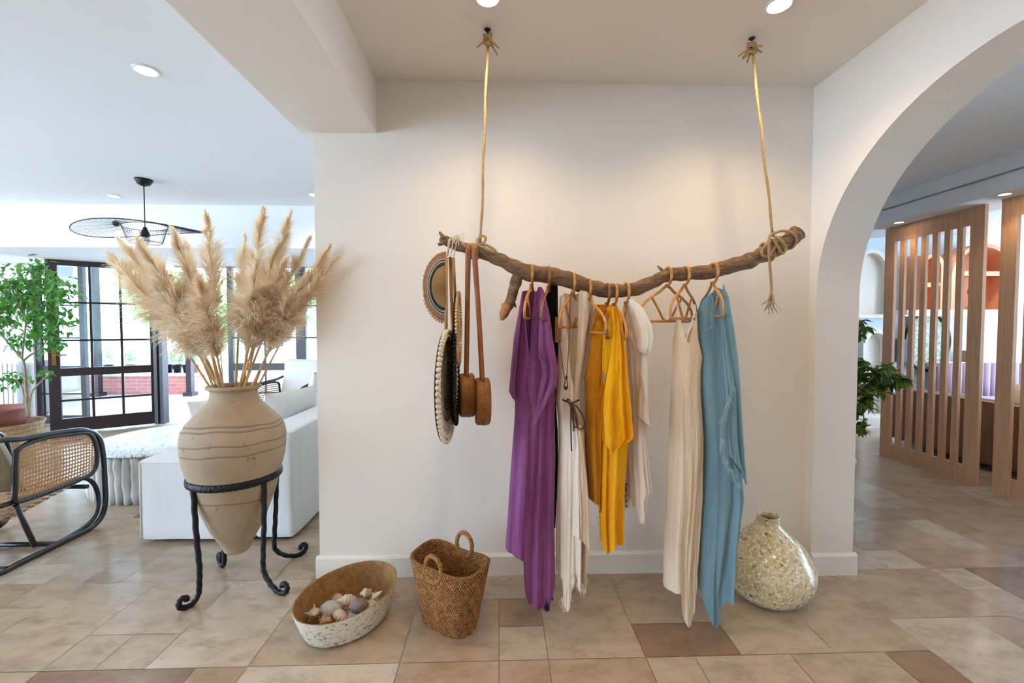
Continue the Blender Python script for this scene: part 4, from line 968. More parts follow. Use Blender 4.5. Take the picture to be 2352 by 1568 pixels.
# --- ropes and hooks
def rope(i, cx, cy, bx, by, label):
    top = PZ(cx, cy, CH); e = empty('hanging_rope', top, label, 'rope', 'ropes holding the branch')
    kz = P(cx, cy+24, top.y); bt = B_(bx, by)
    p_ = [kz.lerp(bt, k/30)+Vector((.002*sin(k*.6), 0, 0)) for k in range(31)]
    MB().tube(p_, .0058, 8, lump=lambda i, k: 1+.12*sin(i*5+k*1.6)).build('strand', M['rope'], e)
    mb = MB(); rd = random.Random(i)
    for k in range(4):
        c = kz+Vector((0, 0, .01*k-.012)); a0 = rd.uniform(0, 3)
        mb.tube([c+Vector((.015*cos(2*pi*j/14+a0), .015*sin(2*pi*j/14), .012*sin(2*pi*j/14+k*2))) for j in range(14)], .0065, 7, closed=True)
    for k in range(7):
        a_ = rd.uniform(0, 2*pi); d = Vector((cos(a_), sin(a_), rd.uniform(-1.2, .3)))*rd.uniform(.03, .055)
        mb.tube([kz, kz+d*.6, kz+d+Vector((0, 0, -.008))], [.005, .004, .003], 6)
    mb.build('knot', M['rope'], e)
    return e
def ceiling_hook(cx, cy, label):
    top = PZ(cx, cy, CH); e = empty('ceiling_hook', top, label, 'hook', 'ceiling hooks'); kz = P(cx, cy+24, top.y)
    MB().lathe([(.001, 0), (.014, 0), (.013, -.003), (.001, -.004)], top, 16).build('plate', M['black_metal'], e)
    n = 14; pts = [top, top+Vector((0, 0, -.02))]+[Vector((top.x+.013*sin(2*pi*j/n*.85), top.y, kz.z+.017+.013*cos(2*pi*j/n*.85))) for j in range(n)]
    MB().tube(pts, .0028, 7).build('eye', M['black_metal'], e)
rope(1, 1120, 68, 1104, 560, 'left jute rope knotted to the branch beside the tan bag straps'); ceiling_hook(1120, 68, 'small steel hook in the ceiling above the left rope')
er = rope(2, 1727, 88, 1775, 535, 'right jute rope with a frayed hanging tail'); ceiling_hook(1727, 88, 'small steel hook in the ceiling above the right rope')
el = [o for o in bpy.data.objects if o.name.startswith('hanging_rope') and o != er][0]
def coil(mb, x, y, R, n=3, r=.0062, tilt=0, dx=.011, ax=None):
    c = B_(x, y)
    for k in range(n):
        a0 = Vector((dx*(k-(n-1)/2), 0, 0))
        mb.tube([c+a0+Vector((tilt*R*sin(2*pi*j/18), R*cos(2*pi*j/18), R*sin(2*pi*j/18))) for j in range(18)], r, 7, closed=True)
mb = MB(); coil(mb, 1088, 577, .031, 4)
mb.tube(smooth([B_(1102, 545, -.02), B_(1096, 552, -.04), B_(1100, 562, -.045), B_(1112, 556, -.04), B_(1115, 545, -.03), B_(1104, 540, -.02)], 6), .006, 7)
mb.tube(smooth([B_(1100, 562, -.04), B_(1115, 562, -.04), B_(1134, 572, -.04), B_(1138, 577, -.04), B_(1126, 575, -.045), B_(1108, 566, -.04)], 6), .006, 7)
mb.tube([B_(1102, 540), B_(1101, 552, -.02), B_(1092, 572, -.035)], .006, 7); mb.build('branch_knot', M['rope'], el)
mb = MB(); coil(mb, 1786, 566, .041, 3, tilt=.3); coil(mb, 1762, 578, .040, 2, tilt=-.3)
mb.tube(smooth([B_(1770, 540, -.02), B_(1790, 531, -.03), B_(1812, 531, -.04), B_(1826, 540, -.045), B_(1830, 553, -.04), B_(1820, 568, -.02), B_(1806, 572, .02)], 6), .006, 7)
mb.tube(smooth([B_(1772, 540, -.035), B_(1785, 546, -.05), B_(1798, 556, -.055), B_(1804, 572, -.05), B_(1796, 582, -.05), B_(1786, 566, -.055), B_(1772, 548, -.05)], 6), .0062, 7)
mb.tube(smooth([B_(1768, 548, -.05), B_(1760, 560, -.05), B_(1750, 576, -.05), B_(1754, 588, -.05), B_(1770, 584, -.05), B_(1782, 560, -.05), B_(1778, 548, -.05)], 6), .0062, 7)
mb.build('branch_knot', M['rope'], er)
mb = MB(); mb.tube(smooth([B_(1776, 536, -.03), B_(1767, 545, -.06), B_(1766, 580, -.062), B_(1769, 620, -.05), B_(1772, 660, -.045), B_(1771, 668, -.045)], 6), .006, 8)
rd = random.Random(9); r0 = B_(1771, 666, -.045)
for k in range(22):
    ex = rd.gauss(0, 1)*.022-.006; ez = -rd.uniform(.07, .115)+abs(ex)*.5
    p_ = smooth([r0, r0+Vector((ex*.5+rd.uniform(-.01, .01), rd.uniform(-.015, .015), ez*.5)), r0+Vector((ex*1.3, rd.uniform(-.02, .02), ez))], 4)
    mb.tube(p_, .0012, 4)
mb.build('frayed_tail', M['rope'], er)
# --- rattan hangers
def hanger(idx, hx, hy, rot, label, mat='rattan', s=1.0, drop=.085, yoff=0):
    """hx,hy: pixel where the crook passes over the branch"""
    top = B_(hx, hy, yoff); e = empty('rattan_hanger', top, label, 'hanger', 'rattan hangers on the branch')
    R = Matrix.Rotation(radians(rot), 3, 'Z'); neck = top+Vector((0, 0, -drop))
    # crook over the branch (plane across the branch)
    pts = [neck, neck+Vector((0, -.030, .012)), top+Vector((0, -.049, -.042)), top+Vector((0, -.040, -.008)), top+Vector((0, -.004, .005)), top+Vector((0, .036, -.008)), top+Vector((0, .046, -.036)), top+Vector((0, .044, -.05))]
    MB().tube(smooth(pts, 7), .0062, 9).build('hook', M[mat], e)
    MB().tube([neck+Vector((0, 0, .008)), neck-Vector((0, 0, .006))], .009, 10).build('binding', M['rattan_dark'], e)
    def L(x, z): return neck+R @ Vector((x*s, 0, z*s))
    out = [(0, 0), (.05, -.028), (.10, -.052), (.145, -.085), (.168, -.120), (.168, -.148), (.150, -.160), (.08, -.160), (0, -.160)]
    loop = out+[(-x, z) for x, z in out[::-1]][1:-1]
    MB().tube(smooth([L(x, z) for x, z in loop], 5, True), .0062, 9, closed=True).build('frame', M[mat], e)
    for sg in (-1, 1):
        MB().tube(smooth([L(sg*.098, -.052), L(sg*.06, -.10), L(sg*.028, -.145), L(sg*.008, -.158)], 5), .0052, 8).build('brace', M[mat], e)
    return e
HG = [(1221, 612, 75, 'rattan hanger holding the purple kaftan'), (1260, 616, 73, 'rattan hanger holding the black dress'), (1316, 631, 60, 'rattan hanger holding the white dress with the brown cord'),
 (1352, 644, 106, 'rattan hanger left of the mustard tunic, holding the greyish white dress'), (1394, 655, 76, 'rattan hanger holding the ochre blouse'), (1411, 656, 94, 'rattan hanger holding the mustard fluffy tunic'), (1438, 653, 66, 'rattan hanger holding the short white tunic'),
 (1533, 617, 27, 'large bare looking rattan hanger turned most towards the viewer'), (1573, 616, 46, 'rattan hanger holding the cream slip dress'), (1637, 608, 80, 'rattan hanger holding the blue tunic')]
for i, (x, y, r, lab) in enumerate(HG): hanger(i, x, y, r, lab, 'rattan' if i not in (1, 4) else 'rattan_dark', s=.92 if i != 7 else .98, drop=.085 if i < 7 or i == 9 else .078)
# --- garments
def sheet(mb, Y0, d, Lt, Rt, top, hem, side=-1, amp=(.004, .016), n=5, seed=0, NU=70, NV=120, cut=None, hemrib=None, taper=None, edge=0, rough=.0, flare=0):
    """one drape of cloth between measured side lines; side -1 faces the viewer, +1 the wall, bulging by d, falling in folds"""
    rd = random.Random(seed); n = max(n, 2)
    rid = []
    for i in range(n*2+2):
        wd = rd.uniform(.025, .11)*(5/(n+1.5)); rid.append((rd.uniform(-.02, 1.02), rd.uniform(-.14, .14), wd, rd.choice((-1, 1, 1))*rd.uniform(.35, 1.15), rd.uniform(-.15, .5), rd.uniform(-.5, .5)))
    def g(u, v):
        y = top(u)+(hem(u)-top(u))*v
        x = interp(Lt, y)+(interp(Rt, y)-interp(Lt, y))*u
        bul = max(0, 1-(2*u-1)**2)**.5
        pr = (interp(taper, v) if taper else (.45+.55*min(1, v*2.5)))
        a = amp[0]+(amp[1]-amp[0])*min(1, v*1.25); f = 0
        for c_, dr_, wd, am, v0, sk_ in rid:
            t_ = (u-c_-dr_*(v-.3)*(.6+.4*sin(v*3+c_*9)))/wd
            if abs(t_) < 3.2:
                t_ = t_*(1+.35*sk_*(1 if t_ > 0 else -1)); f += am*math.exp(-t_*t_)*max(0, min(1, (v-v0)*3))
        f = -a*1.35*f + a*1.6*noise.noise(Vector((u*3.2+seed, v*3.0, seed*.7)))+.0022*noise.noise(Vector((u*14, v*22, seed*1.3)))
        if rough: f += rough*noise.noise(Vector((u*38, v*110, seed)))+rough*.6*noise.noise(Vector((u*80, v*220, seed)))
        if hemrib and v > hemrib: f += .0016*sin((v-hemrib)*(hem(u)-top(u))*.42)
        yy = side*(d*bul*pr)+f*(bul*.9+.1)-flare*v**1.5
        p = P(x, y, Y0); p.y += yy; p.z = max(p.z, .012)
        return p
    def ct(u, v):
        if not cut: return False
        y = top(u)+(hem(u)-top(u))*v; x = interp(Lt, y)+(interp(Rt, y)-interp(Lt, y))*u
        return cut(x, y)
    mb.grid(g, NU, NV, cut=ct)
    return mb
def prof(tab): return lambda u: interp(tab, u)
def hemx(tab, L, R):
    a, b = L[-1][1], R[-1][1]
    return lambda u: interp(tab, a+(b-a)*u)
def const(c): return lambda u: c
def inpoly(poly):
    def f(x, y):
        c = False; n = len(poly)
        for i in range(n):
            x1, y1 = poly[i]; x2, y2 = poly[(i+1) % n]
            if (y1 > y) != (y2 > y) and x < (x2-x1)*(y-y1)/(y2-y1)+x1: c = not c
        return c
    return f
def fringe(mb, pts, ln, n, seed=0, dirv=(0, 0, -1), w=.0012, spread=.35):
    rd = random.Random(seed); pts = [Vector(p) for p in pts]; m = len(pts)-1
    for k in range(n):
        t_ = rd.random()*m; i = min(int(t_), m-1); p = pts[i].lerp(pts[i+1], t_-i); l = ln*rd.uniform(.5, 1.2)
        d = (Vector(dirv)+Vector((rd.gauss(0, spread), rd.gauss(0, spread), 0))).normalized()
        q = p+d*l; q.z = max(q.z, .006); mid = p+d*l*.5+Vector((rd.uniform(-.004, .004), 0, 0)); mid.z = max(mid.z, .008)
        mb.ribbon([p+Vector((0, 0, .004)), mid, q], [w, w*.9, w*.3], (cos(k), sin(k), 0))
def gar(name, label, px, py, group=None): return empty(name, P(px, py, YB), label, 'clothing')
Y0 = YB
# purple kaftan
e = gar('purple_kaftan', 'long purple kaftan with a deep v neck and black tassels', 1225, 665)
Lp = [(655, 1205), (671, 1199), (708, 1192), (777, 1181), (835, 1174), (897, 1170), (913, 1176), (920, 1183), (960, 1182), (1062, 1174), (1185, 1166), (1250, 1161), (1400, 1161)]
Rp = [(655, 1245), (675, 1252), (726, 1262), (777, 1268), (843, 1276), (917, 1275), (960, 1274), (1047, 1276), (1185, 1273), (1307, 1275), (1385, 1275)]
topP = prof([(0, 668), (.1, 674), (.3, 700), (.55, 676), (.72, 660), (.9, 660), (1, 668)])
hemP = hemx([(1161, 1254), (1180, 1258), (1200, 1262), (1203, 1335), (1208, 1355), (1214, 1368), (1230, 1376), (1253, 1383), (1258, 1381), (1261, 1356), (1270, 1345), (1275, 1307)], Lp, Rp)
mb = MB(); sheet(mb, Y0-.0, .085, Lp, Rp, topP, hemP, -1, (.005, .014), 4, 1, cut=inpoly([(1200, 640), (1203, 700), (1216.5, 838), (1222, 760), (1228, 640)]), hemrib=.93, NU=96)
sheet(mb, Y0+.0, .07, Lp, Rp, prof([(0, 668), (.2, 666), (.5, 668), (1, 668)]), prof([(0, 1254), (.35, 1262), (.45, 1320), (1, 1352)]), 1, (.004, .012), 4, 2, NU=60); mb.build('gown', M['purple'], e)
mb = MB(); Ls = [(662, 1238), (720, 1238), (800, 1236), (860, 1244), (930, 1230), (970, 1221)]; Rs = [(662, 1246), (675, 1252), (726, 1263), (777, 1269), (843, 1280), (880, 1277), (930, 1250), (970, 1226)]
sheet(mb, Y0-.085, .03, Ls, Rs, prof([(0, 690), (.5, 664), (1, 668)]), prof([(0, 972), (.4, 968), (1, 962)]), -1, (.004, .012), 2, 3, NU=36, NV=90, flare=.04)
sheet(mb, Y0-.075, .0, Ls, Rs, prof([(0, 690), (.5, 664), (1, 668)]), prof([(0, 972), (1, 962)]), 1, (.002, .006), 2, 4, NU=24, NV=60); mb.build('sleeve', M['purple'], e)
mb = MB(); Ls = [(675, 1198), (777, 1180), (897, 1169), (915, 1176)]; Rs = [(675, 1203), (777, 1193), (880, 1183), (915, 1184)]
sheet(mb, Y0-.05, .03, Ls, Rs, const(672), prof([(0, 905), (.4, 914), (1, 914)]), -1, (.002, .004), 1, 5, NU=16, NV=60); sheet(mb, Y0-.05, .02, Ls, Rs, const(672), prof([(0, 905), (.4, 914), (1, 914)]), 1, (.002, .004), 1, 5, NU=16, NV=60); mb.build('sleeve', M['purple'], e)
def tassel(x, y, dy, L=.045):
    c = P(x, y, YB+dy); mb = MB(); mb.tube([c+Vector((0, 0, .02)), c], .0015, 5); mb.sphere(c-Vector((0, 0, .004)), .0065, 10, 8)
    rd = random.Random(int(x))
    for k in range(36):
        a_ = rd.uniform(0, 6.28); r_ = rd.uniform(.003, .013); z = max(.004, c.z-.008-L*rd.uniform(.8, 1))
        mb.ribbon([c-Vector((0, 0, .006)), Vector((c.x+r_*.8*cos(a_), c.y+r_*.8*sin(a_), (c.z+z)/2)), Vector((c.x+r_*cos(a_), c.y+r_*sin(a_), z))], [.0012, .0013, .001], (cos(k), sin(k), 0))
    return mb.build('tassel', M['black_fibre'], e)
tassel(1203, 1268, .02, .035); tassel(1265, 1358, .03, .035); tassel(1255, 1384, -.075, .03)
mb = MB(); mb.tube(smooth([P(1203, 676, Y0-.045), P(1206, 740, Y0-.085), P(1216.5, 838, Y0-.10), P(1222, 760, Y0-.092), P(1230, 668, Y0-.055)], 8), .0026, 6)
for k in range(4): mb.tube(smooth([P(1237, 800+k*7, Y0-.118-k*.002), P(1246, 806+k*7, Y0-.128-k*.002), P(1262, 826+k*8, Y0-.125-k*.002), P(1274, 852+k*7, Y0-.11)], 5), .0018, 5)
mb.build('neck_binding', M['purple'], e)
# black dress
e = gar('black_dress', 'narrow black sleeveless dress mostly hidden behind the purple kaftan', 1268, 650)
Lp = [(645, 1258), (700, 1246), (900, 1240), (1180, 1245)]; Rp = [(645, 1278), (656, 1281), (700, 1282), (838, 1283), (850, 1277), (930, 1277), (990, 1281), (1060, 1282), (1130, 1279), (1210, 1275)]
mb = MB()
for sd in (-1, 1): sheet(mb, Y0+.05, .05, Lp, Rp, prof([(0, 668), (.35, 650), (.8, 648), (1, 655)]), const(1205), sd, (.003, .008), 3, 6, NU=40)
mb.build('dress_body', M['blackcloth'], e)
t_ = MB(); c = B_(1282, 757, -.05); t_.prism([c+Vector((x*.0135, 0, z*.056)) for x, z in ((-1, -1), (1, -1), (1, 1), (-1, 1))], (0, .0015, 0)); t_.tube([c+Vector((0, 0, .056)), B_(1279, 700, -.03)], .0008, 4); t_.build('price_tag', M['tag_paper'], e)
# white dress with brown cord tie
e = gar('white_dress', 'long white gauze dress tied at the waist with a brown cord', 1318, 675)
Lp = [(668, 1286), (726, 1284), (840, 1281), (917, 1276), (960, 1282), (1016, 1283), (1100, 1280), (1250, 1277), (1400, 1277)]
Rp = [(668, 1353), (726, 1352), (815, 1341), (870, 1331), (920, 1326), (950, 1330), (995, 1341), (1093, 1347), (1170, 1352), (1260, 1353), (1400, 1353)]
neck = inpoly([(1292, 640), (1296, 720), (1306, 850), (1313, 905), (1318, 860), (1324, 760), (1328, 640)])
hemW = hemx([(1277, 1306), (1288, 1318), (1291, 1370), (1297, 1385), (1304, 1378), (1308, 1338), (1315, 1316), (1322, 1330), (1335, 1350), (1341, 1345), (1344, 1290), (1353, 1262)], Lp, Rp)
mb = MB(); sheet(mb, Y0, .075, Lp, Rp, prof([(0, 682), (.15, 672), (.5, 680), (.65, 668), (.9, 670), (1, 680)]), hemW, -1, (.006, .020), 6, 8, cut=neck, NU=110); mb.build('front_panel', M['whitecloth'], e)
mb = MB(); sheet(mb, Y0+.0, .06, Lp, Rp, prof([(0, 682), (.2, 672), (.5, 676), (.8, 670), (1, 680)]), prof([(0, 1310), (.5, 1300), (1, 1255)]), 1, (.004, .014), 5, 9, NU=60); mb.build('back_panel', M['whitecloth'], e)
mb = MB(); Ls = [(960, 1326), (1100, 1318), (1228, 1316), (1262, 1330)]; Rs = [(960, 1332), (1093, 1348), (1170, 1354), (1264, 1355)]
sheet(mb, Y0-.085, .02, Ls, Rs, const(975), prof([(0, 1230), (.3, 1232), (1, 1265)]), -1, (.002, .008), 3, 10, NU=36); mb.build('overlap_panel', M['whitecloth'], e)
mb = MB(); fringe(mb, [P(1290, 1372, Y0-.02), P(1298, 1378, Y0-.05), P(1308, 1340, Y0-.06)], .055, 90, 1); fringe(mb, [P(1314, 1318, Y0-.06), P(1328, 1335, Y0-.06), P(1342, 1345, Y0-.03)], .045, 110, 2); fringe(mb, [P(1340, 1300, Y0-.03), P(1344, 1330, Y0-.02)], .03, 40, 3); mb.build('fringe', M['whitecloth'], e)
wy = 922
mb = MB(); mb.tube(smooth([B_(1288, 915, -.03), B_(1300, 921, -.075), B_(1314, 925, -.088), B_(1330, 918, -.045)], 6), .0035, 7)
mb.sphere(B_(1313, 930, -.09), .011, 12, 10)
mb.tube(smooth([B_(1312, 930, -.092), B_(1304, 922, -.095), B_(1303, 916, -.095), B_(1310, 920, -.095)], 5), .0032, 6)
mb.tube(smooth([B_(1313, 930, -.092), B_(1326, 935, -.10), B_(1340, 960, -.10), B_(1341, 980, -.10), B_(1330, 985, -.10), B_(1322, 965, -.10), B_(1315, 936, -.095)], 6), .0034, 7)
mb.tube(smooth([B_(1314, 930, -.092), B_(1322, 948, -.10), B_(1326, 975, -.10), B_(1319, 980, -.10), B_(1314, 955, -.097)], 6), .0032, 7)
mb.tube(smooth([B_(1311, 932, -.092), B_(1311, 970, -.095), B_(1312, 1020, -.095), B_(1313, 1035, -.09)], 6), .003, 7); mb.tube(smooth([B_(1313, 932, -.092), B_(1316, 965, -.095), B_(1317, 990, -.095)], 6), .003, 7)
mb.build('waist_cord', M['cord_brown'], e)
# pendant necklace hanging over the white dress
e = empty('cord_necklace', B_(1312, 672), 'long dark cord necklace with a bead hanging over the white dress', 'necklace')
MB().tube(smooth([B_(1310, 676, -.08), B_(1308, 760, -.095), B_(1303, 850, -.10), B_(1300, 872, -.10)], 6), .0016, 6).tube(smooth([B_(1285, 780, -.07), B_(1291, 830, -.09), B_(1297, 870, -.10)], 6), .0016, 6).tube(smooth([B_(1310, 676, -.08), B_(1314, 666, -.06), B_(1314, 660, -.02)], 4), .0016, 6).build('cord', M['cord_brown'], e)
MB().tube(smooth([B_(1301, 862, -.10), B_(1297, 880, -.102), B_(1296, 890, -.102), B_(1300, 895, -.102), B_(1303, 888, -.102), B_(1302, 862, -.10)], 6), .0022, 6).sphere(B_(1300, 890, -.102), .006, 12, 8).build('bead', M['ceramic_black'], e)
# greyish white dress behind, between the white dress and the mustard
e = gar('grey_white_dress', 'greyish white dress between the corded white dress and the ochre blouse', 1350, 680)
Lp = [(680, 1335), (900, 1330), (1130, 1335)]; Rp = [(680, 1362), (718, 1364), (860, 1350), (960, 1352), (1130, 1352)]
mb = MB()
for sd in (-1, 1): sheet(mb, Y0+.07, .04, Lp, Rp, const(676), const(1130), sd, (.003, .008), 3, 12, NU=36)
mb.build('dress_body', M['greywhite'], e)
# ochre blouse
e = gar('ochre_blouse', 'ochre yellow cloth blouse behind the mustard fluffy tunic', 1385, 700)
Lp = [(690, 1372), (718, 1363), (815, 1352), (858, 1345), (866, 1341), (880, 1345), (940, 1345), (1016, 1345), (1060, 1347), (1140, 1351)]
Rp = [(690, 1392), (760, 1400), (1170, 1380)]
mb = MB()
for sd in (-1, 1): sheet(mb, Y0-.02, .06, Lp, Rp, const(700), prof([(0, 1141), (.5, 1144), (.62, 1163), (1, 1165)]), sd, (.003, .008), 3, 14, NU=48)
mb.build('blouse_body', M['mustard_dark'], e)
# mustard tunic
e = gar('mustard_tunic', 'bright mustard fluffy tunic with a square sleeve hanging forward', 1408, 700)
Lp = [(695, 1396), (760, 1385), (830, 1380), (1000, 1378), (1185, 1376), (1246, 1379)]
Rp = [(695, 1402), (708, 1415), (738, 1428), (815, 1436), (879, 1439), (930, 1443), (990, 1444), (1032, 1442), (1111, 1435), (1200, 1431), (1243, 1432)]
mb = MB(); sheet(mb, Y0-.06, .05, Lp, Rp, prof([(0, 706), (.3, 699), (.8, 702), (1, 709)]), prof([(0, 1243), (.15, 1260), (.25, 1263), (.35, 1252), (.48, 1238), (1, 1242)]), -1, (.003, .009), 4, 15, NU=70, NV=170, rough=.0022)
sheet(mb, Y0-.02, .02, Lp, Rp, prof([(0, 706), (.3, 699), (1, 709)]), prof([(0, 1235), (1, 1240)]), 1, (.003, .008), 3, 16, NU=40, rough=.002); mb.build('tunic_body', M['mustard'], e)
mb = MB(); Ls = [(705, 1406), (800, 1402), (900, 1385), (940, 1381), (1010, 1383), (1035, 1392)]; Rs = [(705, 1414), (738, 1429), (815, 1437), (879, 1440), (930, 1444), (998, 1447), (1004, 1440), (1035, 1396)]
sheet(mb, Y0-.125, .025, Ls, Rs, const(704), prof([(0, 1012), (.18, 1034), (.4, 1026), (1, 1000)]), -1, (.003, .010), 3, 17, NU=50, NV=130, rough=.0022, flare=.05)
sheet(mb, Y0-.125, .012, Ls, Rs, const(704), prof([(0, 1012), (.18, 1034), (.4, 1026), (1, 1000)]), 1, (.002, .006), 3, 18, NU=30, NV=80, rough=.002); mb.build('sleeve', M['mustard'], e)
mb = MB(); rd = random.Random(4)
for k in range(900):   # fluff standing off the outline
    y = rd.uniform(710, 1245); x = interp(Rp, y) if rd.random() < .6 else interp(Lp, y)
    p = P(x+rd.uniform(-3, 1), y, Y0-.07+rd.uniform(-.02, .02)); d = Vector((rd.uniform(-.004, .009) if x > 1420 else rd.uniform(-.008, .003), rd.uniform(-.006, .004), rd.uniform(-.008, .003)))
    mb.ribbon([p, p+d*.6, p+d+Vector((0, 0, -.002))], [.0012, .001, .0003], (cos(k), sin(k), .3))
mb.build('fluff', M['mustard'], e)
t_ = MB(); c = B_(1386, 865, -.125); t_.prism([c+Vector((x*.0035, 0, z*.022)) for x, z in ((-1, -1), (1, -1), (1, 1), (-1, 1))], (0, .001, 0)); t_.build('label_strip', M['tag_blue'], e)
# short white tunic
e = gar('white_tunic', 'short white gauze tunic with puffed sleeve, right of the mustard tunic', 1455, 690)
Lp = [(685, 1438), (715, 1434), (815, 1440), (930, 1448), (1000, 1446), (1080, 1447), (1139, 1449), (1188, 1455)]
Rp = [(685, 1446), (700, 1460), (740, 1466), (900, 1476), (1010, 1480), (1078, 1489), (1122, 1496), (1134, 1484), (1173, 1483), (1188, 1478)]
mb = MB(); sheet(mb, Y0, .07, Lp, Rp, prof([(0, 700), (.4, 688), (1, 690)]), prof([(0, 1135), (.2, 1186), (.7, 1188), (.85, 1172), (1, 1126)]), -1, (.005, .014), 4, 20, NU=60)
sheet(mb, Y0, .05, Lp, Rp, const(690), prof([(0, 1130), (.3, 1180), (1, 1126)]), 1, (.004, .012), 3, 21, NU=40); mb.build('tunic_body', M['offwhite'], e)
mb = MB(); Ls = [(690, 1444), (720, 1452), (780, 1460), (812, 1462)]; Rs = [(690, 1455), (705, 1474), (743, 1493), (777, 1497), (812, 1491)]
for sd, dd in ((-1, .06), (1, .03)): sheet(mb, Y0-.06, dd, Ls, Rs, const(688), prof([(0, 806), (.5, 812), (1, 812)]), sd, (.003, .006), 3, 22, NU=40, NV=60, taper=[(0, .4), (.5, 1), (.92, 1), (1, .75)])
mb.build('puffed_sleeve', M['offwhite'], e)
mb = MB(); Ls = [(810, 1472), (900, 1466), (960, 1461), (985, 1484)]; Rs = [(810, 1488), (900, 1487), (960, 1490), (985, 1492)]
for sd, dd in ((-1, .03), (1, .02)): sheet(mb, Y0-.07, dd, Ls, Rs, const(808), prof([(0, 950), (.5, 970), (.9, 982), (1, 978)]), sd, (.003, .006), 2, 23, NU=26, NV=60)
mb.build('sleeve_ruffle', M['offwhite'], e)
# sheer embroidered strip peeping out below the mustard
e = gar('embroidered_scarf', 'sheer white strip with dark embroidery below the mustard tunic edge', 1438, 1000)
mb = MB(); Lp = [(900, 1430), (1170, 1427)]; Rp = [(900, 1449), (1170, 1447)]; sheet(mb, Y0+.06, .01, Lp, Rp, const(900), prof([(0, 1165), (1, 1168)]), -1, (.002, .004), 2, 24, NU=20, NV=70); sheet(mb, Y0+.062, .008, Lp, Rp, const(900), const(1165), 1, (.002, .004), 2, 24, NU=20, NV=40); mb.build('cloth_strip', M['offwhite'], e)
mb = MB(); rd = random.Random(8)
for k in range(13):
    y = 1112+k*4.2; x0_ = 1434+rd.uniform(-1.5, 2); a_ = P(x0_, y, Y0+.038); b_ = P(x0_+rd.uniform(4, 9), y-rd.uniform(0, 2), Y0+.038); mb.tube([a_, b_], .0016, 5)
    if k % 3 == 0: mb.sphere(P(1438, y, Y0+.038), .004, 8, 6)
mb.build('embroidery', M['ceramic_black'], e)
# cream slip dress
e = gar('cream_slip_dress', 'long cream sleeveless slip dress with thin straps and pointed hem', 1578, 716)
Lp = [(700, 1557), (714, 1556), (735, 1553), (779, 1546), (960, 1539), (1067, 1534), (1227, 1527), (1343, 1524), (1430, 1524)]
Rp = [(700, 1598), (714, 1599), (779, 1602), (820, 1612), (852, 1607), (896, 1606), (960, 1609), (1004, 1612), (1131, 1610), (1259, 1602), (1307, 1597), (1430, 1597)]
ncut = inpoly([(1557.5, 690), (1560, 740), (1565, 772), (1571, 788), (1578, 772), (1590, 735), (1595, 690)])
mb = MB(); sheet(mb, Y0, .075, Lp, Rp, prof([(0, 722), (.05, 712), (.3, 760), (.9, 712), (1, 720)]), hemx([(1524, 1344), (1546, 1339), (1549, 1343), (1552, 1382), (1560, 1406), (1570, 1428), (1574, 1430), (1578, 1410), (1585, 1376), (1591, 1336), (1597, 1300)], Lp, Rp), -1, (.004, .016), 4, 26, cut=ncut, NU=100)
sheet(mb, Y0, .06, Lp, Rp, prof([(0, 745), (.3, 770), (.6, 770), (1, 745)]), prof([(0, 1340), (.4, 1340), (1, 1310)]), 1, (.003, .012), 4, 27, NU=50); mb.build('dress_body', M['cream'], e)
mb = MB(); mb.tube(smooth([B_(1557, 722, -.03), B_(1556, 706, -.02), B_(1557, 698, 0)], 4), .003, 6); mb.tube(smooth([B_(1596, 722, -.03), B_(1597, 706, -.02), B_(1596, 700, 0)], 4), .003, 6)
mb.tube(smooth([B_(1557.5, 716, -.045), B_(1561, 750, -.07), B_(1571, 788, -.088), B_(1583, 758, -.07), B_(1595, 716, -.045)], 6), .0022, 6); mb.build('strap', M['greywhite'], e)
# blue tunic
e = gar('blue_tunic', 'long sky blue gauze tunic with fringed edges, nearest the vase', 1640, 660)
Lp = [(655, 1622), (673, 1616), (717, 1602), (764, 1604), (823, 1609), (881, 1606), (940, 1609), (1067, 1612), (1227, 1605), (1330, 1603), (1428, 1603)]
Rp = [(655, 1660), (682, 1672), (749, 1683), (823, 1691), (911, 1695), (1004, 1694), (1100, 1698), (1135, 1702), (1179, 1695), (1259, 1685), (1332, 1676), (1428, 1676)]
mb = MB(); sheet(mb, Y0, .085, Lp, Rp, prof([(0, 690), (.2, 672), (.4, 705), (.55, 690), (.75, 656), (.9, 654), (1, 665)]), hemx([(1603, 1345), (1607, 1375), (1616, 1405), (1624, 1424), (1628, 1424), (1632, 1394), (1638, 1368), (1645, 1348), (1660, 1342), (1671, 1331), (1676, 1300)], Lp, Rp), -1, (.005, .018), 4, 29, NU=100)
sheet(mb, Y0, .07, Lp, Rp, prof([(0, 690), (.2, 676), (.4, 680), (.75, 656), (1, 665)]), prof([(0, 1320), (.3, 1340), (1, 1300)]), 1, (.004, .014), 4, 30, NU=50); mb.build('tunic_body', M['blue'], e)
mb = MB(); Ls = [(690, 1652), (800, 1655), (900, 1660), (1000, 1656), (1050, 1662), (1100, 1690)]; Rs = [(690, 1673), (749, 1684), (823, 1692), (911, 1696), (1004, 1697), (1100, 1699)]
for sd, dd in ((-1, .02), (1, .01)): sheet(mb, Y0-.085, dd, Ls, Rs, const(680), prof([(0, 1040), (.3, 1065), (.7, 1085), (1, 1105)]), sd, (.003, .010), 3, 31, NU=36, NV=90, flare=.05)
mb.build('sleeve', M['blue'], e)
M['blue_fringe'] = cloth('pale blue fringe', (.60, .70, .72), (.68, .76, .78), trans=.2)
mb = MB(); ed = [P(1682, 885, Y0-.135), P(1668, 930, Y0-.14), P(1657, 965, Y0-.14), P(1657, 1035, Y0-.145), P(1668, 1060, Y0-.15), P(1684, 1085, Y0-.15), P(1698, 1108, Y0-.14)]
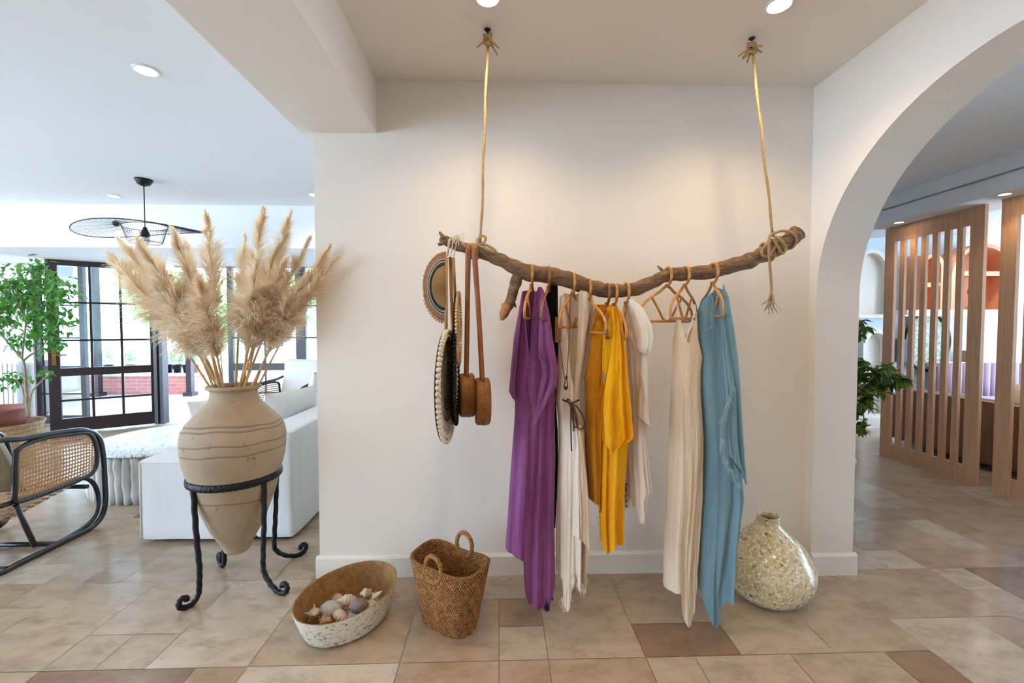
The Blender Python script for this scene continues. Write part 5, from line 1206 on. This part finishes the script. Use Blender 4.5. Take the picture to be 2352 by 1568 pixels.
fringe(mb, ed, .030, 700, 5, (.25, -.1, -1), .0014); fringe(mb, [P(1696, 930, Y0-.05), P(1697, 1000, Y0-.05), P(1700, 1100, Y0-.04), P(1702, 1140, Y0-.04), P(1694, 1180, Y0-.04), P(1684, 1260, Y0-.04), P(1671, 1330, Y0-.04)], .026, 700, 6, (.45, 0, -1), .0014)
fringe(mb, [P(1671, 1200, Y0-.09), P(1660, 1260, Y0-.09), P(1652, 1310, Y0-.09), P(1645, 1345, Y0-.07), P(1630, 1400, Y0-.05)], .016, 200, 7, (.3, 0, -1), .001); mb.build('fringe', M['blue_fringe'], e)
MB().tube(smooth([B_(1616, 764, -.095), B_(1626, 758, -.10), B_(1636, 750, -.105), B_(1644, 751, -.105), B_(1652, 766, -.10)], 5), .0018, 6).build('hanger_line', M['blue'], e)  # added line imitating the hanger bar that shows through the sheer cloth
# --- hat, fans, bags at the left end
e = empty('straw_hat', B_(1030, 584), 'straw sun hat hung edge on, with a black and white beaded band', 'hat')
def disc_mat():
    m, nt, b, out = newmat('straw hat weave'); b.inputs['Roughness'].default_value = .75
    tc = nt.nodes.new('ShaderNodeTexCoord'); sp = nt.nodes.new('ShaderNodeSeparateXYZ'); nt.links.new(tc.outputs['UV'], sp.inputs[0])
    r = ramp(nt, sp.outputs['Y'], [(0, lin((.80, .60, .36))), (.60, lin((.72, .50, .28))), (.605, lin((.08, .07, .07))), (.67, lin((.14, .12, .10))), (.675, lin((.10, .09, .09))), (.70, lin((.85, .80, .70))), (.74, lin((.10, .10, .10))), (.78, lin((.85, .80, .70))), (.82, lin((.12, .11, .11))), (.825, lin((.70, .52, .34))), (.93, lin((.72, .45, .30)))])
    nt.nodes[-1].color_ramp.interpolation = 'CONSTANT' if hasattr(nt.nodes[-1], 'color_ramp') else 'CONSTANT'
    w = node(nt, 'ShaderNodeTexWave', Scale=9.0, Distortion=5.0); nt.links.new(coords(nt, 'UV', (4, 2.5, 1)), w.inputs['Vector'])
    mx = node(nt, 'ShaderNodeMix', data_type='RGBA', blend_type='MULTIPLY'); mx.inputs[0].default_value = .55; nt.links.new(r, mx.inputs[6]); nt.links.new(ramp(nt, w.outputs['Fac'], [(.2, (.5, .45, .4, 1)), (.7, (1.1, 1.1, 1.1, 1))]), mx.inputs[7])
    nt.links.new(mx.outputs[2], b.inputs['Base Color']); bp_ = node(nt, 'ShaderNodeBump', Strength=.8, Distance=.004); nt.links.new(w.outputs['Fac'], bp_.inputs['Height']); nt.links.new(bp_.outputs[0], b.inputs['Normal'])
    return m
hc = B_(1026, 660); HR = .150
def hatp(u, v, off):
    a = pi/2+pi*u; r = HR*v; prot = .085*(1-v**2.2)+off+.0016*sin(v*75)
    x = -abs(cos(a))*r*.66; z = sin(a)*r; 
    return hc+Vector((x-.0, -prot*.55-.02, z))
mb = MB(); mb.grid(lambda u, v: hatp(u, v, 0), 60, 40); mb.grid(lambda u, v: hatp(1-u, v, -.012), 60, 20); mb.build('hat_body', disc_mat(), e)
mb = MB(); mb.tube([hatp(i/60, 1, -.004) for i in range(61)], .005, 8, lump=lambda i, k: 1+.25*sin(i*2.2)); mb.build('rim_braid', plain('rust braid', (.62, .38, .26), .8, c2=(.80, .66, .50), nscale=120), e)
mb = MB(); rd = random.Random(2)
for i in range(34): p = hatp((i+.5)/34, .635, .004); mb.sphere(p, .0048, 8, 6, (1, .6, 1.1))
mb.build('bead_row', M['ceramic_black'], e)
mb = MB()
for i in range(10): p = hatp(.62+i*.035, 1.05, -.004); mb.sphere(p, .0045, 8, 6)
mb.build('edge_bobbles', plain('rust bobbles', (.62, .40, .28), .8), e)
def strings(e, pts_list, m=M['shellwhite'], r=.0014):
    mb = MB()
    for q in pts_list: mb.tube(smooth(q, 5), r, 5)
    mb.build('tie_string', m, e)
rd = random.Random(6)
def tie(x0, x1, y1, seed):
    rd = random.Random(seed); out = []
    for k in range(3):
        xx = x0+rd.uniform(-3, 3); out.append([B_(x1+rd.uniform(-1, 1), y1, -.02), B_((xx+x1)/2, (y1+560)/2, -.03), B_(xx, 560, -.028), B_(xx+2, 548, -.006), B_(xx+3, 556, .026), B_(x1, y1-4, .0)])
    for k in range(2):
        out.append([B_(x0, 556, -.03), B_(x0+rd.uniform(5, 18), 543+rd.uniform(-8, 4), -.04), B_(x0+rd.uniform(12, 24), 565+rd.uniform(-6, 10), -.035)])
    return out
strings(e, tie(1031, 1029, 588, 1))
def fan(cx, cy, R, rot, hx, hy, mat_face, label, trim, ring=None, dy=0, nsc=64, nm='woven_fan'):
    """round fan seen almost edge on, on a straight stick; rot turns its face away from the viewer"""
    e = empty(nm, B_(hx, hy, dy), label, 'fan', 'round woven fans on sticks'); c = B_(cx, cy, dy); Rm = Matrix.Rotation(radians(rot), 3, 'Z')
    for sg in (-1, 1):
        mb = MB(); mb.grid(lambda u, v: c+Rm @ Vector((R*v*cos(2*pi*u*sg), -sg*(.004+.004*(1-v)), R*v*sin(2*pi*u*sg))), 64, 24, wu=True); mb.build('fan_face', mat_face, e)
    mb = MB()
    for k in range(nsc):   # shell-like scallops round the rim
        a_ = 2*pi*k/nsc; a2 = 2*pi*(k+.5)/nsc
        for rr, aa, sz in ((R*1.0, a_, R*.040), (R*.91, a2, R*.034)):
            mb.sphere(c+Rm @ Vector((rr*cos(aa), -.010, rr*sin(aa))), sz, 8, 6, (1, .75, 1))
    mb.build('rim_scallops', trim, e)
    MB().tube([B_(hx, hy, dy), B_(cx, cy+10, dy+.008)], .0075, 8).build('handle', M['bamboo'], e)
    if ring:
        mb = MB()
        for rr in ring:
            mb.grid(lambda u, v, rr=rr: c+Rm @ Vector(((R*rr+(v-.5)*.0045*(1.3+.7*sin(u*2*pi*30)))*cos(2*pi*u), -.0090, (R*rr+(v-.5)*.0045*(1.3+.7*sin(u*2*pi*30)))*sin(2*pi*u))), 240, 2, wu=True)
        mb.build('dark_rings', M['ceramic_black'], e)
    return e
def fanmat(n, a, b_): return weavemat(n, a, a, b_, 60, 8, .8)
f1 = fan(1024, 886, .238, 87, 1025, 592, M['shellwhite'], 'round cream fan with black rings and shell rim, longest of the hanging fans', M['shellwhite'], (.18, .3, .42, .62, .80), -.05)
f2 = fan(1043, 862, .215, 93, 1034, 590, M['black_fibre'], 'round black scalloped fan behind the cream one', M['black_fibre'], None, .02, nm='woven_fan')
f3 = fan(1049, 754, .165, 91, 1041, 592, fanmat('peach fan weave', (.86, .74, .58), (.6, .46, .32)), 'small peach straw fan with scalloped rim beside the bag straps', plain('peach raffia', (.84, .70, .52), .7), None, .07, nm='woven_fan')
for f, x, y, s in ((f1, 1026, 592, 3), (f2, 1035, 590, 4), (f3, 1041, 594, 5)): strings(f, tie(x+6, x, y, s))
def round_bag(cx, cy, R, T, rot, s0, s1, label, dy, mat='bag_weave'):
    c = B_(cx, cy, dy); e = empty('round_bag', c, label, 'bag', 'round rattan shoulder bags'); Rm = Matrix.Rotation(radians(rot), 3, 'Z')
    mb = MB(); pr = [(.001, -T/2), (R*.9, -T/2), (R*.985, -T/2+.006), (R, -T/2+.014)]+[(R, -T/2+.014+(T-.028)*k/6) for k in range(1, 7)]+[(R*.985, T/2-.006), (R*.9, T/2), (.001, T/2)]
    mb.grid(lambda u, v: c+Rm @ Vector((interp([(i/(len(pr)-1), q[1]) for i, q in enumerate(pr)], v), interp([(i/(len(pr)-1), q[0]) for i, q in enumerate(pr)], v)*cos(2*pi*u)*1.0, interp([(i/(len(pr)-1), q[0]) for i, q in enumerate(pr)], v)*sin(2*pi*u))), 72, 12*3, wu=True)
    mb.build('bag_body', M[mat], e)
    mb = MB(); mb.tube([c+Rm @ Vector((T*.12, (R+.001)*cos(2*pi*i/60), (R+.001)*sin(2*pi*i/60))) for i in range(60)], .0022, 6, closed=True); mb.build('seam', M['rattan_dark'], e)
    st = MB(); n = 16; w = .011
    def strap(pa, pb, yo):
        a_ = B_(pa[0], pa[1], yo); b_ = B_(pb[0], pb[1], dy-R*.35); pp = [a_+Vector((0, .05, -.045)), a_+Vector((0, .034, -.01)), a_, a_+Vector((0, -.034, -.012)), a_+Vector((0, -.045, -.06)), a_.lerp(b_, .5), b_+Vector((0, -.002, 0)), b_+Vector((0, -.012, -.05))]
        pp = smooth(pp, 6); k0 = len(st.v)
        for q_ in pp:
            for ox, oy in ((-w, -.001), (w, -.001), (w, .001), (-w, .001)): st.v.append(q_+Vector((ox, oy, 0)))
        for i in range(len(pp)-1):
            for k in range(4): st.face([k0+i*4+k, k0+i*4+(k+1) % 4, k0+(i+1)*4+(k+1) % 4, k0+(i+1)*4+k])
    strap(s0, s1, 0); 
    a_ = B_(s0[0], s0[1], .05); bb = B_(s1[0], s1[1], dy+R*.55)
    k0 = len(st.v); pp = smooth([a_+Vector((0, 0, -.05)), a_.lerp(bb, .5), bb], 6)
    for q_ in pp:
        for ox, oy in ((-w, -.001), (w, -.001), (w, .001), (-w, .001)): st.v.append(q_+Vector((ox, oy, 0)))
    for i in range(len(pp)-1):
        for k in range(4): st.face([k0+i*4+k, k0+i*4+(k+1) % 4, k0+(i+1)*4+(k+1) % 4, k0+(i+1)*4+k])
    st.build('strap', M['leather'], e)
    mb = MB(); mb.sphere(c+Rm @ Vector((0, -R*.4, R*.93)), .006, 8, 6); mb.build('stud', M['brass'], e)
round_bag(1072, 907, .098, .068, 8, (1076, 562), (1071, 862), 'round rattan bag on the left leather strap, the darker one', .02)
round_bag(1108, 921, .104, .064, 6, (1091, 566), (1108, 876), 'round rattan bag on the right leather strap, hanging lower', -.03)

# ================================================================== BEYOND THE ARCH
def slat_screen(y0, y1, label, nsl):
    X = 4.03; T = .03; z1 = 2.368; e = empty('slatted_screen', (X, (y0+y1)/2, 0), label, 'screen', 'slatted oak screens')
    st = .11; MB().box((X, y0, 0), (X+T, y0+st, z1)).build('stile', M['screen_wood'], e); MB().box((X, y1-st, 0), (X+T, y1, z1)).build('stile', M['screen_wood'], e)
    MB().box((X, y0+st, 0), (X+T, y1-st, .15)).build('rail', M['screen_wood'], e); MB().box((X, y0+st, z1-.15), (X+T, y1-st, z1)).build('rail', M['screen_wood'], e)
    gap = (y1-y0-2*st-nsl*.05)/(nsl+1)
    for k in range(nsl):
        y = y0+st+gap*(k+1)+.05*k; MB().box((X+.002, y, .15), (X+T-.002, y+.05, z1-.15)).build('slat', M['screen_wood'], e)
slat_screen(3.52, 4.45, 'oak slatted screen standing nearest the plant, fully in view', 6)
slat_screen(2.47, 3.40, 'oak slatted screen cut off by the right edge of the photo', 6)
# brown sofa behind the screens
e = empty('brown_sofa', (5.1, 3.6, 0), 'brown upholstered sofa behind the slatted screens, seen from its back', 'sofa')
soft_box(MB(), (4.55, 2.2, .06), (4.75, 4.85, .66), .04, n=14).build('backrest', M['brown_sofa'], e); soft_box(MB(), (4.74, 2.2, .06), (5.5, 4.85, .42), .04, n=14).build('seat', M['brown_sofa'], e)
soft_box(MB(), (4.56, 4.80, .06), (5.5, 5.0, .58), .04, n=12).build('armrest', M['brown_sofa'], e)
MB().tube([(4.555, 2.25, .655), (4.555, 4.8, .655)], .006, 6).build('piping', M['cream'], e)
cushion('cushion', (4.90, 3.15, .62), .5, .42, .16, radians(90), radians(-12), M['blue'], 'pale blue cushion on the brown sofa behind the screen', 'cushions on the brown sofa')
cushion('cushion', (4.90, 3.75, .62), .5, .42, .16, radians(90), radians(-12), M['cream'], 'cream cushion on the brown sofa behind the screen', 'cushions on the brown sofa')
cushion('cushion', (4.90, 2.70, .60), .5, .42, .16, radians(90), radians(-12), M['brown_sofa'], 'brown cushion on the brown sofa by the right edge', 'cushions on the brown sofa')
# lilac bench along the far wall
e = empty('lilac_sofa', (7.0, 5.5, 0), 'lilac ribbed sofa against the far shelf wall', 'sofa')
mb = MB()
for k in range(24): mb.tube([(6.05+k*.1, 5.74, .36), (6.05+k*.1, 5.74, .86)], .052, 8)
mb.build('backrest', M['lilac'], e); soft_box(MB(), (6.0, 5.05, .08), (8.4, 5.70, .42), .05, n=12).build('seat', M['lilac'], e)
# shelf wall: white arches and terracotta niches, seen between the slats
def W(x, y): return P(x, y, YW)
def archbox(name, x0, x1, z0, z1, depth, m_in, label, shelves=(), t=.05, m_out=None, parent_items=None, rt=None):
    """open arched cabinet: rounded top, side walls, back, shelves with an led strip"""
    e = empty(name, ((x0+x1)/2, YW, z0), label, 'shelf'); r = (x1-x0)/2; cx = (x0+x1)/2; rz = min(r, (z1-z0)*.6) if rt is None else rt; zc = z1-rz
    outline = [(x0, z0)]+[(cx-r*cos(pi*i/24), zc+rz*sin(pi*i/24)) for i in range(25)]+[(x1, z0)]
    inner = [(x0+t, z0)]+[(cx-(r-t)*cos(pi*i/24), zc+(rz-t)*sin(pi*i/24)) for i in range(25)]+[(x1-t, z0)]
    mb = MB(); yf, yb = YW-depth, YW-.004
    for i in range(len(outline)-1):
        a, b = outline[i], outline[i+1]; c, d = inner[i], inner[i+1]
        mb.quad((a[0], yf, a[1]), (b[0], yf, b[1]), (d[0], yf, d[1]), (c[0], yf, c[1]))
        mb.quad((a[0], yf, a[1]), (a[0], yb, a[1]), (b[0], yb, b[1]), (b[0], yf, b[1])); mb.quad((c[0], yf, c[1]), (d[0], yf, d[1]), (d[0], yb, d[1]), (c[0], yb, c[1]))
    mb.box((x0, yf, z0-.05), (x1, yb, z0)); mb.build('case', m_out or M['shelf_white'], e)
    mb = MB(); k = len(mb.v); mb.v += [Vector((x, yb-.004, z)) for x, z in inner]; mb.face(list(range(len(inner))), True); mb.build('back_panel', m_in, e)
    for z in shelves:
        s = MB().box((x0+t*.5, yf+.004, z-.02), (x1-t*.5, yb-.01, z+.02)).build('shelf_board', m_out or M['shelf_white'], e)
        MB().box((x0+t+.02, yf+.03, z-.032), (x1-t-.02, yf+.05, z-.021)).build('led_strip', M['led'], s)
    return e
zs = W(2170, 717).z
archbox('arched_niche', W(2088, 0).x, W(2140, 0).x, zs+.03, W(2100, 590).z, .30, M['niche_orange'], 'terracotta arched shelf niche, left one behind the slats', (W(2100, 657).z,), m_out=M['niche_orange'], rt=.2)
archbox('arched_niche', W(2156, 0).x, W(2300, 0).x, zs+.03, W(2200, 568).z, .30, M['niche_orange'], 'wide terracotta arched shelf niche behind the right slats', (W(2180, 632).z,), m_out=M['niche_orange'], rt=.45)
e = empty('long_shelf', (W(2180, 0).x, YW-.2, zs), 'long white wall shelf with light strip below the niches', 'shelf')
MB().box((W(2050, 0).x, YW-.36, zs-.05), (W(2300, 0).x, YW-.002, zs+.02)).build('board', M['shelf_white'], e)
MB().box((W(2054, 0).x, YW-.30, zs-.062), (W(2296, 0).x, YW-.27, zs-.051)).build('led_strip', M['led'], e)
archbox('arched_alcove', W(1988, 0).x, W(2050, 0).x, W(2000, 978).z+.12, W(2000, 756).z, .12, M['shelf_white'], 'low white arched alcove beside the schefflera plant', rt=.22, m_out=M['shelf_white'])
archbox('arched_alcove', W(1962, 0).x, W(2052, 0).x, W(2000, 722).z, W(2000, 575).z, .10, M['shelf_white'], 'upper white arched panel left of the slatted screen', rt=.4, m_out=M['shelf_white'])
MB().box((3.6, 5.62, 0), (5.8, 5.998, .13)).build('wall_plinth', M['shelf_white'], label='low white plinth along the far wall behind the plant', cat='plinth')
q = P(1970, 585, 5.0); e = empty('wall_lamp', q, 'round white lamp just past the column edge', 'lamp')
MB().sphere((q.x, 5.80, P(1970, 585, 5.8).z), .17, 20, 14, (1, .9, 1.3)).build('shade', M['white_enamel'], e); MB().tube([(q.x+.0, 5.9, P(1970, 585, 5.8).z), (q.x, 6.0, P(1970, 585, 5.8).z)], .02).build('bracket', M['white_enamel'], e)
# round mirror with black rim, patterned panel, ornaments
c = P(2130, 785, 5.9)
e = empty('round_mirror', c, 'round black rimmed wall mirror behind the slats', 'mirror')
MB().tube([c+Vector((.32*cos(2*pi*i/48), 0, .40*sin(2*pi*i/48))) for i in range(48)], .022, 8, closed=True).build('rim', M['ceramic_black'], e)
mb = MB(); mb.v += [c+Vector((.31*cos(2*pi*i/48), .01, .39*sin(2*pi*i/48))) for i in range(48)]; mb.face(list(range(48)), True)
mb.build('mirror_glass', plain('leaf print', (.72, .80, .70), .5, c2=(.40, .50, .42), nscale=30), e)
c = P(2168, 700, 5.85); z = zs+.03
e = empty('black_vase', (P(2168, 717, 5.82).x, 5.82, zs+.03), 'black vase with a thin neck on the shelf behind the slats', 'vase'); MB().lathe([(.001, 0), (.08, 0), (.11, .08), (.09, .18), (.03, .28), (.018, .40), (.014, .52), (.001, .52)], (P(2168, 717, 5.82).x, 5.82, zs+.022), 28).build('vase_body', M['ceramic_black'], e)
q = P(2233, 717, 5.82)
e = empty('parrot_figure', (q.x, 5.82, zs+.022), 'colourful green, red and white ornament on the shelf behind the slats', 'ornament')
for nm, dz, r, col in (('base', .06, .07, (.85, .88, .90)), ('torso', .17, .06, (.12, .16, .22)), ('chest', .26, .065, (.85, .30, .18)), ('head', .37, .05, (.10, .55, .45))):
    MB().sphere((q.x+(.03 if nm in ('torso', 'head') else 0), 5.82, zs+.022+dz), r, 14, 10, (1, .8, 1.1)).build(nm, plain('ornament '+nm, col, .5), e)
for i, (x, y, col, h_, lab) in enumerate(((2074, 850, (.15, .30, .40), .20, 'dark teal book standing on the ledge behind the slats'), (2226, 834, (.62, .48, .36), .10, 'tan box on the ledge above the lilac sofa'))):
    q = P(x, y, 5.88); MB().box((q.x-.06, 5.86, .86), (q.x+.06, 5.95, .86+h_*1.6)).build('ledge_box', plain('ledge thing %d' % i, col, .6), label=lab, cat='box')
MB().box((6.0, 5.80, .80), (8.5, 5.998, .86)).build('wall_ledge', M['shelf_white'], label='white ledge above the lilac sofa', cat='shelf')
# schefflera
SX_, SY_ = 2.72, 3.35
e = empty('schefflera_plant', (SX_, SY_, 0), 'schefflera plant with glossy leaf clusters beside the arch column', 'plant')
MB().lathe([(.001, 0), (.14, 0), (.18, .30), (.19, .30), (.19, .33), (.17, .33), (.165, .28), (.001, .28)], (SX_-.12, SY_, 0), 32).build('pot', M['shelf_white'], e)
mb = MB(); base = Vector((SX_-.12, SY_, .28)); rd = random.Random(21)
def SP(x, y, dy=0): return P(x, y, SY_+dy)
cl = [(1978, 735), (1972, 760), (1985, 745), (1985, 835), (1975, 860), (2000, 865), (2025, 850), (2045, 845), (2062, 855), (2070, 862), (2040, 875), (2020, 890), (2000, 900), (1985, 890), (1975, 905), (1995, 920), (2012, 880), (2055, 875), (1978, 935), (1985, 925), (1968, 960), (1972, 975), (1960, 850), (1955, 900), (1950, 780), (2032, 862), (1966, 885), (1990, 875), (2010, 860), (1972, 985), (1962, 925), (1940, 860), (1935, 800), (1930, 900), (1998, 848), (2022, 872), (2048, 862)]
mf = MB()
for i, (x, y) in enumerate(cl):
    t_ = SP(x, y, rd.uniform(-.12, .12)); mid = base.lerp(t_, .6)+Vector((-.04, 0, .08))
    if i % 2 == 0: mb.tube(smooth([base, mid, t_], 5), [.008*(1-.06*k) for k in range(11)], 6)
    for c2 in range(2):
        t2 = t_+Vector((rd.uniform(-.03, .03), rd.uniform(-.05, .05), rd.uniform(-.03, .03)))
        ax = Vector((rd.uniform(-.6, .6), rd.uniform(-.8, .2), rd.uniform(-.2, .8))).normalized(); o1 = ax.orthogonal().normalized(); o2 = ax.cross(o1)
        for k in range(8):
            a_ = 2*pi*k/8+rd.uniform(-.2, .2); d = (o1*cos(a_)+o2*sin(a_)-ax*.15+Vector((0, 0, -.35))).normalized(); leaf1(mf, t2, d, rd.uniform(.065, .095), rd, .48, .1)
mb.build('stems', M['trunk'], e); mf.build('foliage', M['leaf_dark'], e)
